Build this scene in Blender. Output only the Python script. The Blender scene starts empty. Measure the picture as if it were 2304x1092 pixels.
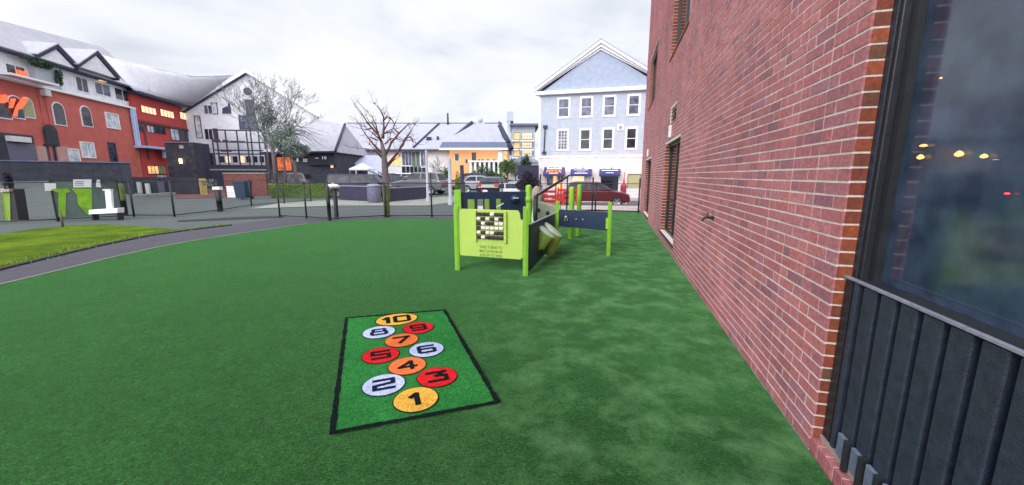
import bpy, math, random
from mathutils import Vector, Matrix
R = math.radians
random.seed(7)
scene = bpy.context.scene
col = scene.collection
# ------------------------------------------------------------------ camera model (same numbers as the Blender camera below)
F = 870.0; PITCH = math.atan((546-395)/F); H = 1.45
def ray(x, y):
    a = (x-1152)/F; b = (546-y)/F
    return (a, math.cos(PITCH)+b*math.sin(PITCH), -math.sin(PITCH)+b*math.cos(PITCH))
def gp(x, y, z=0.0):
    d = ray(x, y); t = (z-H)/d[2]
    return (d[0]*t, d[1]*t)
def at(x, y, Y):
    d = ray(x, y); t = Y/d[1]
    return Vector((d[0]*t, Y, H+d[2]*t))
def hit(x, y, P0, u):
    d = ray(x, y); n = (-u[1], u[0])
    t = (P0[0]*n[0]+P0[1]*n[1])/(d[0]*n[0]+d[1]*n[1])
    X, Y = d[0]*t, d[1]*t
    return ((X-P0[0])*u[0]+(Y-P0[1])*u[1], H+d[2]*t)
def ss(t):
    t = max(0.0, min(1.0, t)); return t*t*(3-2*t)
def tz(x, y):
    z = -0.65*ss((y-19.6)/3.5)*ss((x+2)/2.5)*(1-ss((y-150)/200))
    if y > 13: z += 1.15*ss((-x/y-0.95)/0.14)*ss((y-14)/8)
    return z
# ------------------------------------------------------------------ materials
def nt(name):
    m = bpy.data.materials.new(name); m.use_nodes = True
    t = m.node_tree; b = t.nodes['Principled BSDF']
    return m, t, b
def mat(name, c, rough=0.7, var=0.15, scale=6.0, metal=0.0, bump=0.0, bscale=60.0, spec=0.5, alpha=1.0, emit=None, es=0.0, dirt=0.0, sheen=0.0, coat=0.0, detail=6):
    m, t, b = nt(name); N = t.nodes; L = t.links
    tc = N.new('ShaderNodeTexCoord')
    n = N.new('ShaderNodeTexNoise'); n.inputs['Scale'].default_value = scale; n.inputs['Detail'].default_value = detail; n.inputs['Roughness'].default_value = 0.65
    L.new(tc.outputs['Object'], n.inputs['Vector'])
    cr = N.new('ShaderNodeValToRGB')
    cr.color_ramp.elements[0].position = 0.28; cr.color_ramp.elements[1].position = 0.72
    lo = [max(0, v*(1-var)) for v in c]; hi = [min(1, v*(1+var)) for v in c]
    cr.color_ramp.elements[0].color = (*lo, 1); cr.color_ramp.elements[1].color = (*hi, 1)
    L.new(n.outputs['Fac'], cr.inputs['Fac'])
    out = cr.outputs['Color']
    if dirt > 0:
        n2 = N.new('ShaderNodeTexNoise'); n2.inputs['Scale'].default_value = 1.3; n2.inputs['Detail'].default_value = 8; n2.inputs['Roughness'].default_value = 0.7
        L.new(tc.outputs['Object'], n2.inputs['Vector'])
        r2 = N.new('ShaderNodeValToRGB'); r2.color_ramp.elements[0].position = 0.42; r2.color_ramp.elements[1].position = 0.68
        r2.color_ramp.elements[0].color = (0, 0, 0, 1); r2.color_ramp.elements[1].color = (dirt, dirt, dirt, 1)
        L.new(n2.outputs['Fac'], r2.inputs['Fac'])
        mx = N.new('ShaderNodeMixRGB'); L.new(r2.outputs['Color'], mx.inputs['Fac'])
        L.new(out, mx.inputs['Color1']); mx.inputs['Color2'].default_value = (c[0]*0.45+0.02, c[1]*0.45+0.02, c[2]*0.45+0.02, 1)
        out = mx.outputs['Color']
    L.new(out, b.inputs['Base Color'])
    b.inputs['Roughness'].default_value = rough; b.inputs['Metallic'].default_value = metal
    b.inputs['Specular IOR Level'].default_value = spec
    if alpha < 1: b.inputs['Alpha'].default_value = alpha
    if sheen: b.inputs['Sheen Weight'].default_value = sheen
    if coat: b.inputs['Coat Weight'].default_value = coat
    if emit: b.inputs['Emission Color'].default_value = (*emit, 1); b.inputs['Emission Strength'].default_value = es
    if bump:
        n3 = N.new('ShaderNodeTexNoise'); n3.inputs['Scale'].default_value = bscale; n3.inputs['Detail'].default_value = 5
        L.new(tc.outputs['Object'], n3.inputs['Vector'])
        bp = N.new('ShaderNodeBump'); bp.inputs['Strength'].default_value = bump; bp.inputs['Distance'].default_value = 0.02
        L.new(n3.outputs['Fac'], bp.inputs['Height']); L.new(bp.outputs['Normal'], b.inputs['Normal'])
    return m
def island_mat(name, cols, rough=0.85, bump=0.4, bscale=60, hueshift=None):
    m, t, b = nt(name); N = t.nodes; L = t.links
    g = N.new('ShaderNodeNewGeometry'); cr = N.new('ShaderNodeValToRGB')
    el = cr.color_ramp.elements
    while len(el) < len(cols): el.new(0.5)
    for i, c in enumerate(cols):
        el[i].position = i/(len(cols)-1); el[i].color = (*c, 1)
    L.new(g.outputs['Random Per Island'], cr.inputs['Fac'])
    tc = N.new('ShaderNodeTexCoord'); n = N.new('ShaderNodeTexNoise'); n.inputs['Scale'].default_value = 35; n.inputs['Detail'].default_value = 6; n.inputs['Roughness'].default_value = 0.7
    L.new(tc.outputs['Object'], n.inputs['Vector'])
    mx = N.new('ShaderNodeMixRGB'); mx.blend_type = 'MULTIPLY'; mx.inputs['Fac'].default_value = 0.85
    r2 = N.new('ShaderNodeValToRGB'); r2.color_ramp.elements[0].color = (0.55, 0.5, 0.55, 1); r2.color_ramp.elements[1].color = (1.35, 1.3, 1.3, 1)
    r2.color_ramp.elements[0].position = 0.3; r2.color_ramp.elements[1].position = 0.7
    L.new(n.outputs['Fac'], r2.inputs['Fac']); L.new(cr.outputs['Color'], mx.inputs['Color1']); L.new(r2.outputs['Color'], mx.inputs['Color2'])
    nl = N.new('ShaderNodeTexNoise'); nl.inputs['Scale'].default_value = 0.9; nl.inputs['Detail'].default_value = 7; nl.inputs['Roughness'].default_value = 0.62
    L.new(tc.outputs['Object'], nl.inputs['Vector'])
    rl = N.new('ShaderNodeValToRGB'); rl.color_ramp.elements[0].position = 0.35; rl.color_ramp.elements[1].position = 0.66
    rl.color_ramp.elements[0].color = (0.72, 0.70, 0.74, 1); rl.color_ramp.elements[1].color = (1.12, 1.1, 1.08, 1)
    L.new(nl.outputs['Fac'], rl.inputs['Fac'])
    mz = N.new('ShaderNodeMixRGB'); mz.blend_type = 'MULTIPLY'; mz.inputs['Fac'].default_value = 1.0
    L.new(mx.outputs['Color'], mz.inputs['Color1']); L.new(rl.outputs['Color'], mz.inputs['Color2'])
    L.new(mz.outputs['Color'], b.inputs['Base Color']); b.inputs['Roughness'].default_value = rough
    if bump:
        n3 = N.new('ShaderNodeTexNoise'); n3.inputs['Scale'].default_value = bscale; n3.inputs['Detail'].default_value = 6
        L.new(tc.outputs['Object'], n3.inputs['Vector'])
        bp = N.new('ShaderNodeBump'); bp.inputs['Strength'].default_value = bump; bp.inputs['Distance'].default_value = 0.006
        L.new(n3.outputs['Fac'], bp.inputs['Height']); L.new(bp.outputs['Normal'], b.inputs['Normal'])
    return m
def siding_mat(name, c, pitch=0.115, axis='Z', depth=0.35):
    m, t, b = nt(name); N = t.nodes; L = t.links
    tc = N.new('ShaderNodeTexCoord'); sp = N.new('ShaderNodeSeparateXYZ'); L.new(tc.outputs['Object'], sp.inputs[0])
    d = N.new('ShaderNodeMath'); d.operation = 'DIVIDE'; L.new(sp.outputs[axis], d.inputs[0]); d.inputs[1].default_value = pitch
    f = N.new('ShaderNodeMath'); f.operation = 'FRACT'; L.new(d.outputs[0], f.inputs[0])
    n = N.new('ShaderNodeTexNoise'); n.inputs['Scale'].default_value = 2.5; n.inputs['Detail'].default_value = 7; L.new(tc.outputs['Object'], n.inputs['Vector'])
    cr = N.new('ShaderNodeValToRGB'); cr.color_ramp.elements[0].color = (*[v*0.9 for v in c], 1); cr.color_ramp.elements[1].color = (*[min(1, v*1.08) for v in c], 1)
    cr.color_ramp.elements[0].position = 0.3; cr.color_ramp.elements[1].position = 0.7
    L.new(n.outputs['Fac'], cr.inputs['Fac'])
    g = N.new('ShaderNodeMath'); g.operation = 'GREATER_THAN'; L.new(f.outputs[0], g.inputs[0]); g.inputs[1].default_value = 0.86
    mx = N.new('ShaderNodeMixRGB'); mx.blend_type = 'MULTIPLY'; L.new(cr.outputs['Color'], mx.inputs['Color1']); mx.inputs['Color2'].default_value = (1-depth, 1-depth, 1-depth, 1)
    L.new(g.outputs[0], mx.inputs['Fac']); L.new(mx.outputs['Color'], b.inputs['Base Color'])
    bp = N.new('ShaderNodeBump'); bp.inputs['Strength'].default_value = 0.6; bp.inputs['Distance'].default_value = 0.015
    L.new(f.outputs[0], bp.inputs['Height']); L.new(bp.outputs['Normal'], b.inputs['Normal'])
    b.inputs['Roughness'].default_value = 0.6
    return m
def glass_mat(name, c, rough=0.06, curtain=None, sc=1.7):
    m, t, b = nt(name); N = t.nodes; L = t.links
    tc = N.new('ShaderNodeTexCoord'); n = N.new('ShaderNodeTexNoise'); n.inputs['Scale'].default_value = sc; n.inputs['Detail'].default_value = 5
    L.new(tc.outputs['Object'], n.inputs['Vector'])
    cr = N.new('ShaderNodeValToRGB'); cr.color_ramp.elements[0].position = 0.38; cr.color_ramp.elements[1].position = 0.62
    cr.color_ramp.elements[0].color = (*c, 1); c2 = curtain or [min(1, v*2.6+0.01) for v in c]; cr.color_ramp.elements[1].color = (*c2, 1)
    L.new(n.outputs['Fac'], cr.inputs['Fac']); L.new(cr.outputs['Color'], b.inputs['Base Color'])
    b.inputs['Roughness'].default_value = rough; b.inputs['Specular IOR Level'].default_value = 0.6
    return m
def emit_mat(name, c, s, var=0.3, scale=3):
    m = mat(name, [v*0.5 for v in c], 0.5)
    t = m.node_tree; N = t.nodes; L = t.links; b = N['Principled BSDF']
    tc = N.new('ShaderNodeTexCoord'); n = N.new('ShaderNodeTexNoise'); n.inputs['Scale'].default_value = scale; n.inputs['Detail'].default_value = 4
    L.new(tc.outputs['Object'], n.inputs['Vector'])
    cr = N.new('ShaderNodeValToRGB'); cr.color_ramp.elements[0].position = 0.35; cr.color_ramp.elements[1].position = 0.65
    cr.color_ramp.elements[0].color = (*[v*(1-var) for v in c], 1); cr.color_ramp.elements[1].color = (*c, 1)
    L.new(n.outputs['Fac'], cr.inputs['Fac']); L.new(cr.outputs['Color'], b.inputs['Emission Color']); b.inputs['Emission Strength'].default_value = s
    return m

def turf_material(name, dark, light, worn, wornamt, tuft=None):
    tuft = 1.0 if wornamt else .3
    m, t, b = nt(name); N = t.nodes; L = t.links
    tc = N.new('ShaderNodeTexCoord')
    def noise(s, d, r=0.6):
        n = N.new('ShaderNodeTexNoise'); n.inputs['Scale'].default_value = s; n.inputs['Detail'].default_value = d; n.inputs['Roughness'].default_value = r
        L.new(tc.outputs['Object'], n.inputs['Vector']); return n
    def ramp(a, b_, ca, cb):
        c = N.new('ShaderNodeValToRGB'); c.color_ramp.elements[0].position = a; c.color_ramp.elements[1].position = b_
        c.color_ramp.elements[0].color = (*ca, 1); c.color_ramp.elements[1].color = (*cb, 1); return c
    n1 = noise(75, 6, 0.85); c1 = ramp(0.36, 0.62, dark, light); L.new(n1.outputs['Fac'], c1.inputs['Fac'])
    n2 = noise(1.1, 5); c2 = ramp(0.3, 0.7, (0.72, 0.74, 0.78), (1.2, 1.16, 1.14)); L.new(n2.outputs['Fac'], c2.inputs['Fac'])
    mx = N.new('ShaderNodeMixRGB'); mx.blend_type = 'MULTIPLY'; mx.inputs['Fac'].default_value = 1
    L.new(c1.outputs['Color'], mx.inputs['Color1']); L.new(c2.outputs['Color'], mx.inputs['Color2'])
    out = mx.outputs['Color']
    if name == 'lawn grass':
        nb_ = noise(.8, 6, .6); cb2 = ramp(.38, .62, (.5, .62, .6), (1.25, 1.12, 1.0)); L.new(nb_.outputs['Fac'], cb2.inputs['Fac'])
        mb2 = N.new('ShaderNodeMixRGB'); mb2.blend_type = 'MULTIPLY'; mb2.inputs['Fac'].default_value = 1; L.new(out, mb2.inputs['Color1']); L.new(cb2.outputs['Color'], mb2.inputs['Color2']); out = mb2.outputs['Color']
    for vsc, lo_, hi_ in ((150, .45, 1.6), (48, .72, 1.3), (14, .86, 1.14)):   # tufts of pile
        vo_ = N.new('ShaderNodeTexVoronoi'); vo_.inputs['Scale'].default_value = vsc; L.new(tc.outputs['Object'], vo_.inputs['Vector'])
        sc_ = N.new('ShaderNodeSeparateColor'); L.new(vo_.outputs['Color'], sc_.inputs['Color'])
        rm_ = ramp(.15, .85, (lo_,)*3, (hi_,)*3); L.new(sc_.outputs['Red'], rm_.inputs['Fac'])
        mv = N.new('ShaderNodeMixRGB'); mv.blend_type = 'MULTIPLY'; mv.inputs['Fac'].default_value = tuft; L.new(out, mv.inputs['Color1']); L.new(rm_.outputs['Color'], mv.inputs['Color2']); out = mv.outputs['Color']
    if wornamt:
        n3 = noise(3.0, 7, 0.66); c3 = ramp(0.45, 0.66, (0, 0, 0), (wornamt,)*3); L.new(n3.outputs['Fac'], c3.inputs['Fac'])
        # worn, flattened pile is found along the building side of the play area
        sp = N.new('ShaderNodeSeparateXYZ'); L.new(tc.outputs['Object'], sp.inputs[0])
        mr = N.new('ShaderNodeMapRange'); mr.interpolation_type = 'SMOOTHSTEP'
        mr.inputs['From Min'].default_value = -0.9; mr.inputs['From Max'].default_value = 0.6
        L.new(sp.outputs['X'], mr.inputs['Value'])
        mm = N.new('ShaderNodeMath'); mm.operation = 'MULTIPLY'; L.new(c3.outputs['Color'], mm.inputs[0]); L.new(mr.outputs['Result'], mm.inputs[1])
        n5 = noise(1.9, 6, 0.6); c5 = ramp(0.40, 0.60, (0.50, 0.56, 0.50), (1.0, 1.0, 1.0)); L.new(n5.outputs['Fac'], c5.inputs['Fac'])   # dark, damp matted pile
        md_ = N.new('ShaderNodeMixRGB'); md_.blend_type = 'MULTIPLY'; L.new(mr.outputs['Result'], md_.inputs['Fac']); L.new(out, md_.inputs['Color1']); L.new(c5.outputs['Color'], md_.inputs['Color2']); out = md_.outputs['Color']
        m2 = N.new('ShaderNodeMixRGB'); L.new(mm.outputs[0], m2.inputs['Fac']); L.new(out, m2.inputs['Color1']); ad_ = N.new('ShaderNodeMixRGB'); ad_.inputs['Fac'].default_value = .6; L.new(out, ad_.inputs['Color1']); ad_.inputs['Color2'].default_value = (*worn, 1); L.new(ad_.outputs['Color'], m2.inputs['Color2'])
        out = m2.outputs['Color']
    L.new(out, b.inputs['Base Color']); b.inputs['Roughness'].default_value = 0.9
    b.inputs['Specular IOR Level'].default_value = 0.04
    b.inputs['Sheen Weight'].default_value = 0.5 if wornamt else 0.0; b.inputs['Sheen Roughness'].default_value = 0.3; b.inputs['Sheen Tint'].default_value = (0.30, 0.85, 0.30, 1)
    n4 = noise(170, 3, 0.7); bp = N.new('ShaderNodeBump'); bp.inputs['Strength'].default_value = 0.9; bp.inputs['Distance'].default_value = 0.012
    L.new(n4.outputs['Fac'], bp.inputs['Height']); L.new(bp.outputs['Normal'], b.inputs['Normal'])
    return m

M = {}
M['turf'] = turf_material('artificial turf', (0.002, 0.019, 0.003), (0.024, 0.097, 0.021), (0.15, 0.30, 0.13), 0.85)
M['mat_green'] = turf_material('bright green turf inlay', (0.010, 0.11, 0.022), (0.05, 0.30, 0.07), (0, 0, 0), 0)
M['mat_black'] = turf_material('black turf fibre', (0.003, 0.005, 0.006), (0.016, 0.024, 0.024), (0, 0, 0), 0)
M['mat_navy'] = turf_material('navy turf fibre', (0.004, 0.008, 0.03), (0.015, 0.03, 0.09), (0, 0, 0), 0)
M['mat_yellow'] = turf_material('yellow turf fibre', (0.80, 0.36, 0.03), (0.98, 0.60, 0.12), (0, 0, 0), 0)
M['mat_white'] = turf_material('white turf fibre', (0.46, 0.55, 0.84), (0.64, 0.72, 0.94), (0, 0, 0), 0)
M['mat_orange'] = turf_material('orange turf fibre', (0.78, 0.13, 0.03), (0.98, 0.26, 0.08), (0, 0, 0), 0)
M['mat_red'] = turf_material('red turf fibre', (0.55, 0.006, 0.012), (0.88, 0.03, 0.04), (0, 0, 0), 0)
M['lawn'] = turf_material('lawn grass', (0.03, 0.075, 0.006), (0.185, 0.29, 0.028), (0, 0, 0), 0)
M['asphalt'] = mat('asphalt', (0.085, 0.105, 0.105), 0.9, 0.3, 14, bump=0.5, bscale=160, dirt=0.4)
M['path'] = mat('path asphalt', (0.068, 0.065, 0.086), 0.85, 0.28, 9, bump=0.5, bscale=130, dirt=0.55)
M['concrete'] = mat('pale concrete', (0.30, 0.32, 0.27), 0.9, 0.15, 5, bump=0.2, dirt=0.4)
M['concrete_pink'] = mat('pinkish concrete', (0.55, 0.46, 0.46), 0.85, 0.12, 4, bump=0.2, dirt=0.3)
M['edging'] = mat('dark edging', (0.02, 0.022, 0.027), 0.8, 0.3, 20)
M['bricks'] = island_mat('red bricks', [(0.56, 0.205, 0.20), (0.49, 0.165, 0.17), (0.60, 0.24, 0.24), (0.40, 0.155, 0.18), (0.54, 0.185, 0.185), (0.45, 0.205, 0.25), (0.58, 0.22, 0.21), (0.34, 0.15, 0.19), (0.53, 0.18, 0.185), (0.50, 0.19, 0.21), (0.56, 0.19, 0.18)])
M['jamb_bricks'] = island_mat('red bricks in orange light', [(0.34, 0.085, 0.03), (0.22, 0.06, 0.03), (0.40, 0.10, 0.04), (0.16, 0.08, 0.045), (0.32, 0.06, 0.035)])  # same red bricks; the orange light on the jambs is put in the colour
M['sill_bricks'] = island_mat('pinkish sill bricks', [(0.48, 0.17, 0.17), (0.40, 0.13, 0.14), (0.52, 0.2, 0.2)])
M['mortar'] = mat('cream mortar', (0.84, 0.72, 0.67), 0.95, 0.14, 40, bump=0.5, bscale=200, dirt=0.12)
M['black_metal'] = mat('black painted metal', (0.018, 0.02, 0.025), 0.5, 0.3, 12)
M['dark_frame'] = mat('dark bronze window frame', (0.02, 0.022, 0.03), 0.4, 0.3, 9, bump=0.1)
M['slate_panel'] = mat('slate blue grey panel', (0.024, 0.033, 0.056), 0.55, 0.45, 25, bump=0.25, bscale=150, dirt=0.35)
M['light_edge'] = mat('worn metal edge', (0.25, 0.26, 0.33), 0.45, 0.3, 30)
M['tab'] = mat('blue grey vent plate', (0.13, 0.16, 0.24), 0.5, 0.25, 20)
M['near_glass'] = glass_mat('dark tinted window glass', (0.024, 0.040, 0.074), 0.09, (0.050, 0.078, 0.130), 7.0)
M['dark_glass'] = glass_mat('dark glass', (0.012, 0.014, 0.022), 0.08)
M['blue_glass'] = glass_mat('blue grey glass', (0.05, 0.055, 0.09), 0.12, (0.17, 0.18, 0.27))
M['car_glass'] = glass_mat('dark car window', (0.02, 0.023, 0.03), 0.35, (0.05, 0.055, 0.075)); M['car_glass'].node_tree.nodes['Principled BSDF'].inputs['Specular IOR Level'].default_value = 0.25
M['pale_glass'] = glass_mat('pale curtained glass', (0.35, 0.4, 0.48), 0.2, (0.7, 0.75, 0.8))
M['lime'] = mat('lime green powder coat', (0.25, 0.56, 0.035), 0.45, 0.12, 8, bump=0.06, bscale=120, dirt=0.25)
M['lime_panel'] = mat('lime green plastic panel', (0.44, 0.62, 0.11), 0.5, 0.06, 5, bump=0.12, bscale=260)
M['lime_dark'] = mat('olive lime plastic', (0.22, 0.36, 0.05), 0.5, 0.12, 5, bump=0.1, bscale=200)
M['engrave'] = mat('engraved olive letters', (0.13, 0.22, 0.02), 0.7)
M['navy'] = mat('navy plastic panel', (0.014, 0.032, 0.075), 0.45, 0.25, 12, bump=0.1, bscale=200, dirt=0.15)
M['pale_green'] = mat('pale green plastic', (0.50, 0.70, 0.50), 0.5, 0.12, 6, bump=0.1, bscale=200)
M['drum_top'] = mat('pale drum head', (0.55, 0.70, 0.55), 0.5, 0.08, 6)
M['tumbler_dark'] = mat('dark brown block face', (0.035, 0.016, 0.022), 0.5, 0.4, 30)
M['tumbler_white'] = mat('cream block face', (0.78, 0.74, 0.68), 0.5, 0.08, 30)
M['bolt'] = mat('zinc bolt', (0.6, 0.66, 0.5), 0.35, 0.1, 10, metal=0.6)
M['stucco_red'] = mat('terracotta stucco', (0.54, 0.13, 0.11), 0.9, 0.14, 1.5, bump=0.3, dirt=0.2)
M['cladding_red'] = mat('bright red cladding', (0.54, 0.06, 0.055), 0.7, 0.14, 1.2, dirt=0.15)
M['white_wall'] = siding_mat('off white siding', (0.80, 0.81, 0.86), 0.2, depth=0.12)
M['white_trim'] = mat('white painted trim', (0.80, 0.81, 0.84), 0.5, 0.05, 5)
M['clap_blue'] = siding_mat('pale blue clapboard', (0.47, 0.52, 0.62), 0.14, depth=0.2)
M['clap_blue2'] = siding_mat('blue gable clapboard', (0.37, 0.43, 0.56), 0.14, depth=0.25)
M['clap_white'] = siding_mat('white clapboard', (0.68, 0.66, 0.70), 0.2, depth=0.1)
M['roof'] = mat('pale grey shingle roof', (0.43, 0.43, 0.49), 0.9, 0.12, 3.5, bump=0.5, bscale=14, dirt=0.3)
M['roof2'] = mat('light lavender grey roof', (0.39, 0.40, 0.48), 0.9, 0.08, 2.5, bump=0.4, bscale=12, dirt=0.2)
M['roof_dark'] = mat('dark slate trim', (0.035, 0.04, 0.085), 0.7, 0.4, 5)
M['fascia_blue'] = mat('blue grey fascia', (0.12, 0.15, 0.24), 0.7, 0.2, 5)
M['stone_dark'] = island_mat('dark grey stone blocks', [(0.03, 0.03, 0.045), (0.055, 0.055, 0.075), (0.04, 0.042, 0.06), (0.07, 0.07, 0.09)], bscale=12)
M['wall_dark'] = mat('dark slate retaining wall', (0.04, 0.045, 0.065), 0.85, 0.5, 2.5, bump=0.8, bscale=9, dirt=0.5)
M['wall_purple'] = mat('dark violet grey wall', (0.035, 0.033, 0.075), 0.8, 0.35, 5, bump=0.5, bscale=25)
M['lit'] = emit_mat('warm lit window', (1.0, 0.60, 0.24), 0.8, .55, 2.5)
M['lit_white'] = emit_mat('bright warm window', (1.0, 0.78, 0.48), 0.85, .3, 2.5)
M['lit_orange'] = emit_mat('orange lit wall', (1.0, 0.45, 0.19), 0.50, 0.15, 0.8)  # the wall itself glows, in place of lamplight falling on it
M['neon'] = emit_mat('red orange neon', (1.0, 0.14, 0.05), 0.9)
M['bulb'] = emit_mat('lamp bulb', (1.0, 0.80, 0.45), 5.0, 0.05)
M['bulb_dim'] = emit_mat('amber lamp', (1.0, 0.60, 0.20), 1.1, 0.5, 60)
M['red_led'] = emit_mat('red light', (1.0, 0.05, 0.07), 1.6, 0.1)
M['awning'] = mat('navy blue awning canvas', (0.03, 0.035, 0.16), 0.8, 0.2, 4)
M['letter_white'] = mat('white lettering', (0.85, 0.85, 0.9), 0.6, 0.03)
M['letter_orange'] = mat('orange lettering', (0.95, 0.33, 0.04), 0.6, 0.1)
M['maroon'] = mat('maroon car paint', (0.095, 0.007, 0.014), 0.28, 0.12, 4, coat=0.6)
M['tyre'] = mat('tyre rubber', (0.012, 0.012, 0.013), 0.85)
M['rim'] = mat('alloy wheel', (0.6, 0.6, 0.64), 0.3, 0.1, 10, metal=0.8)
M['chrome'] = mat('bright trim', (0.65, 0.6, 0.58), 0.25, 0.1, 10, metal=0.7)
M['bark'] = mat('grey bark', (0.12, 0.095, 0.10), 0.9, 0.4, 12, bump=0.8, bscale=25)
M['bark_red'] = mat('reddish brown bark', (0.13, 0.055, 0.045), 0.85, 0.7, 5, bump=0.6, bscale=25)
M['twig'] = mat('pale grey twigs', (0.17, 0.18, 0.19), 0.9, 0.4, 5)
M['leaf_dark'] = island_mat('evergreen leaves', [(0.018, 0.055, 0.025), (0.05, 0.12, 0.06), (0.03, 0.085, 0.035), (0.09, 0.16, 0.09), (0.025, 0.06, 0.04)], bump=0)
M['leaf_sage'] = island_mat('sage green leaves', [(0.06, 0.12, 0.08), (0.22, 0.30, 0.24), (0.10, 0.20, 0.12), (0.36, 0.42, 0.40), (0.05, 0.10, 0.07), (0.50, 0.54, 0.56)], bump=0)
M['leaf_mid'] = island_mat('mid green leaves', [(0.035, 0.085, 0.02), (0.09, 0.18, 0.05), (0.05, 0.12, 0.03), (0.14, 0.24, 0.08)], bump=0)
M['leaf_lime'] = island_mat('yellow green leaves', [(0.09, 0.19, 0.015), (0.22, 0.36, 0.03), (0.13, 0.26, 0.03), (0.32, 0.42, 0.06), (0.06, 0.14, 0.02)], bump=0)
M['leaf_purple'] = island_mat('dark purple leaves', [(0.012, 0.012, 0.022), (0.035, 0.028, 0.06), (0.02, 0.022, 0.035), (0.05, 0.045, 0.08)], bump=0)
M['leaf_pale'] = island_mat('pale sage leaves', [(0.16, 0.22, 0.17), (0.28, 0.33, 0.30), (0.10, 0.17, 0.12), (0.36, 0.40, 0.40)], bump=0)
M['screen'] = mat('green grey mesh screen', (0.10, 0.16, 0.13), 0.7, 0.5, 1.6, alpha=0.55, dirt=0.4)
M['banner'] = mat('bright green fabric', (0.19, 0.40, 0.02), 0.85, 0.35, 4)
M['paper'] = mat('white printed sheet', (0.68, 0.68, 0.70), 0.8, 0.12, 9)
M['red_furn'] = mat('red painted metal', (0.62, 0.035, 0.035), 0.5, 0.2, 6)
M['olive'] = mat('olive drab padding', (.09, .13, .03), .8, .6, 8)
M['rock'] = mat('tan stone', (0.36, 0.30, 0.27), 0.9, 0.3, 5, bump=0.8, bscale=12)
M['bin'] = mat('speckled grey bin', (0.13, 0.13, 0.2), 0.7, 0.7, 30)
M['ochre'] = mat('ochre panel', (0.42, 0.33, 0.12), 0.8, 0.2, 5)
M['brown'] = mat('brick brown wall', (0.16, 0.055, 0.05), 0.85, 0.4, 5, bump=0.4)
M['concrete_wall'] = mat('grey blue concrete', (0.42, 0.46, 0.52), 0.8, 0.12, 0.8)
M['pink_panel'] = mat('beige pink panel', (0.50, 0.30, 0.27), 0.85, 0.15, 4)
M['olive_blind'] = mat('olive window blind', (0.36, 0.38, 0.2), 0.6, 0.2, 8)
CAR = {k: mat(k+' car paint', c, 0.25, 0.06, 4, coat=0.6) for k, c in dict(white=(0.75, 0.76, 0.8), silver=(0.42, 0.44, 0.5), black=(0.015, 0.016, 0.022), navy=(0.02, 0.03, 0.09), grey=(0.12, 0.125, 0.15)).items()}
CAR['maroon'] = M['maroon']
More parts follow.
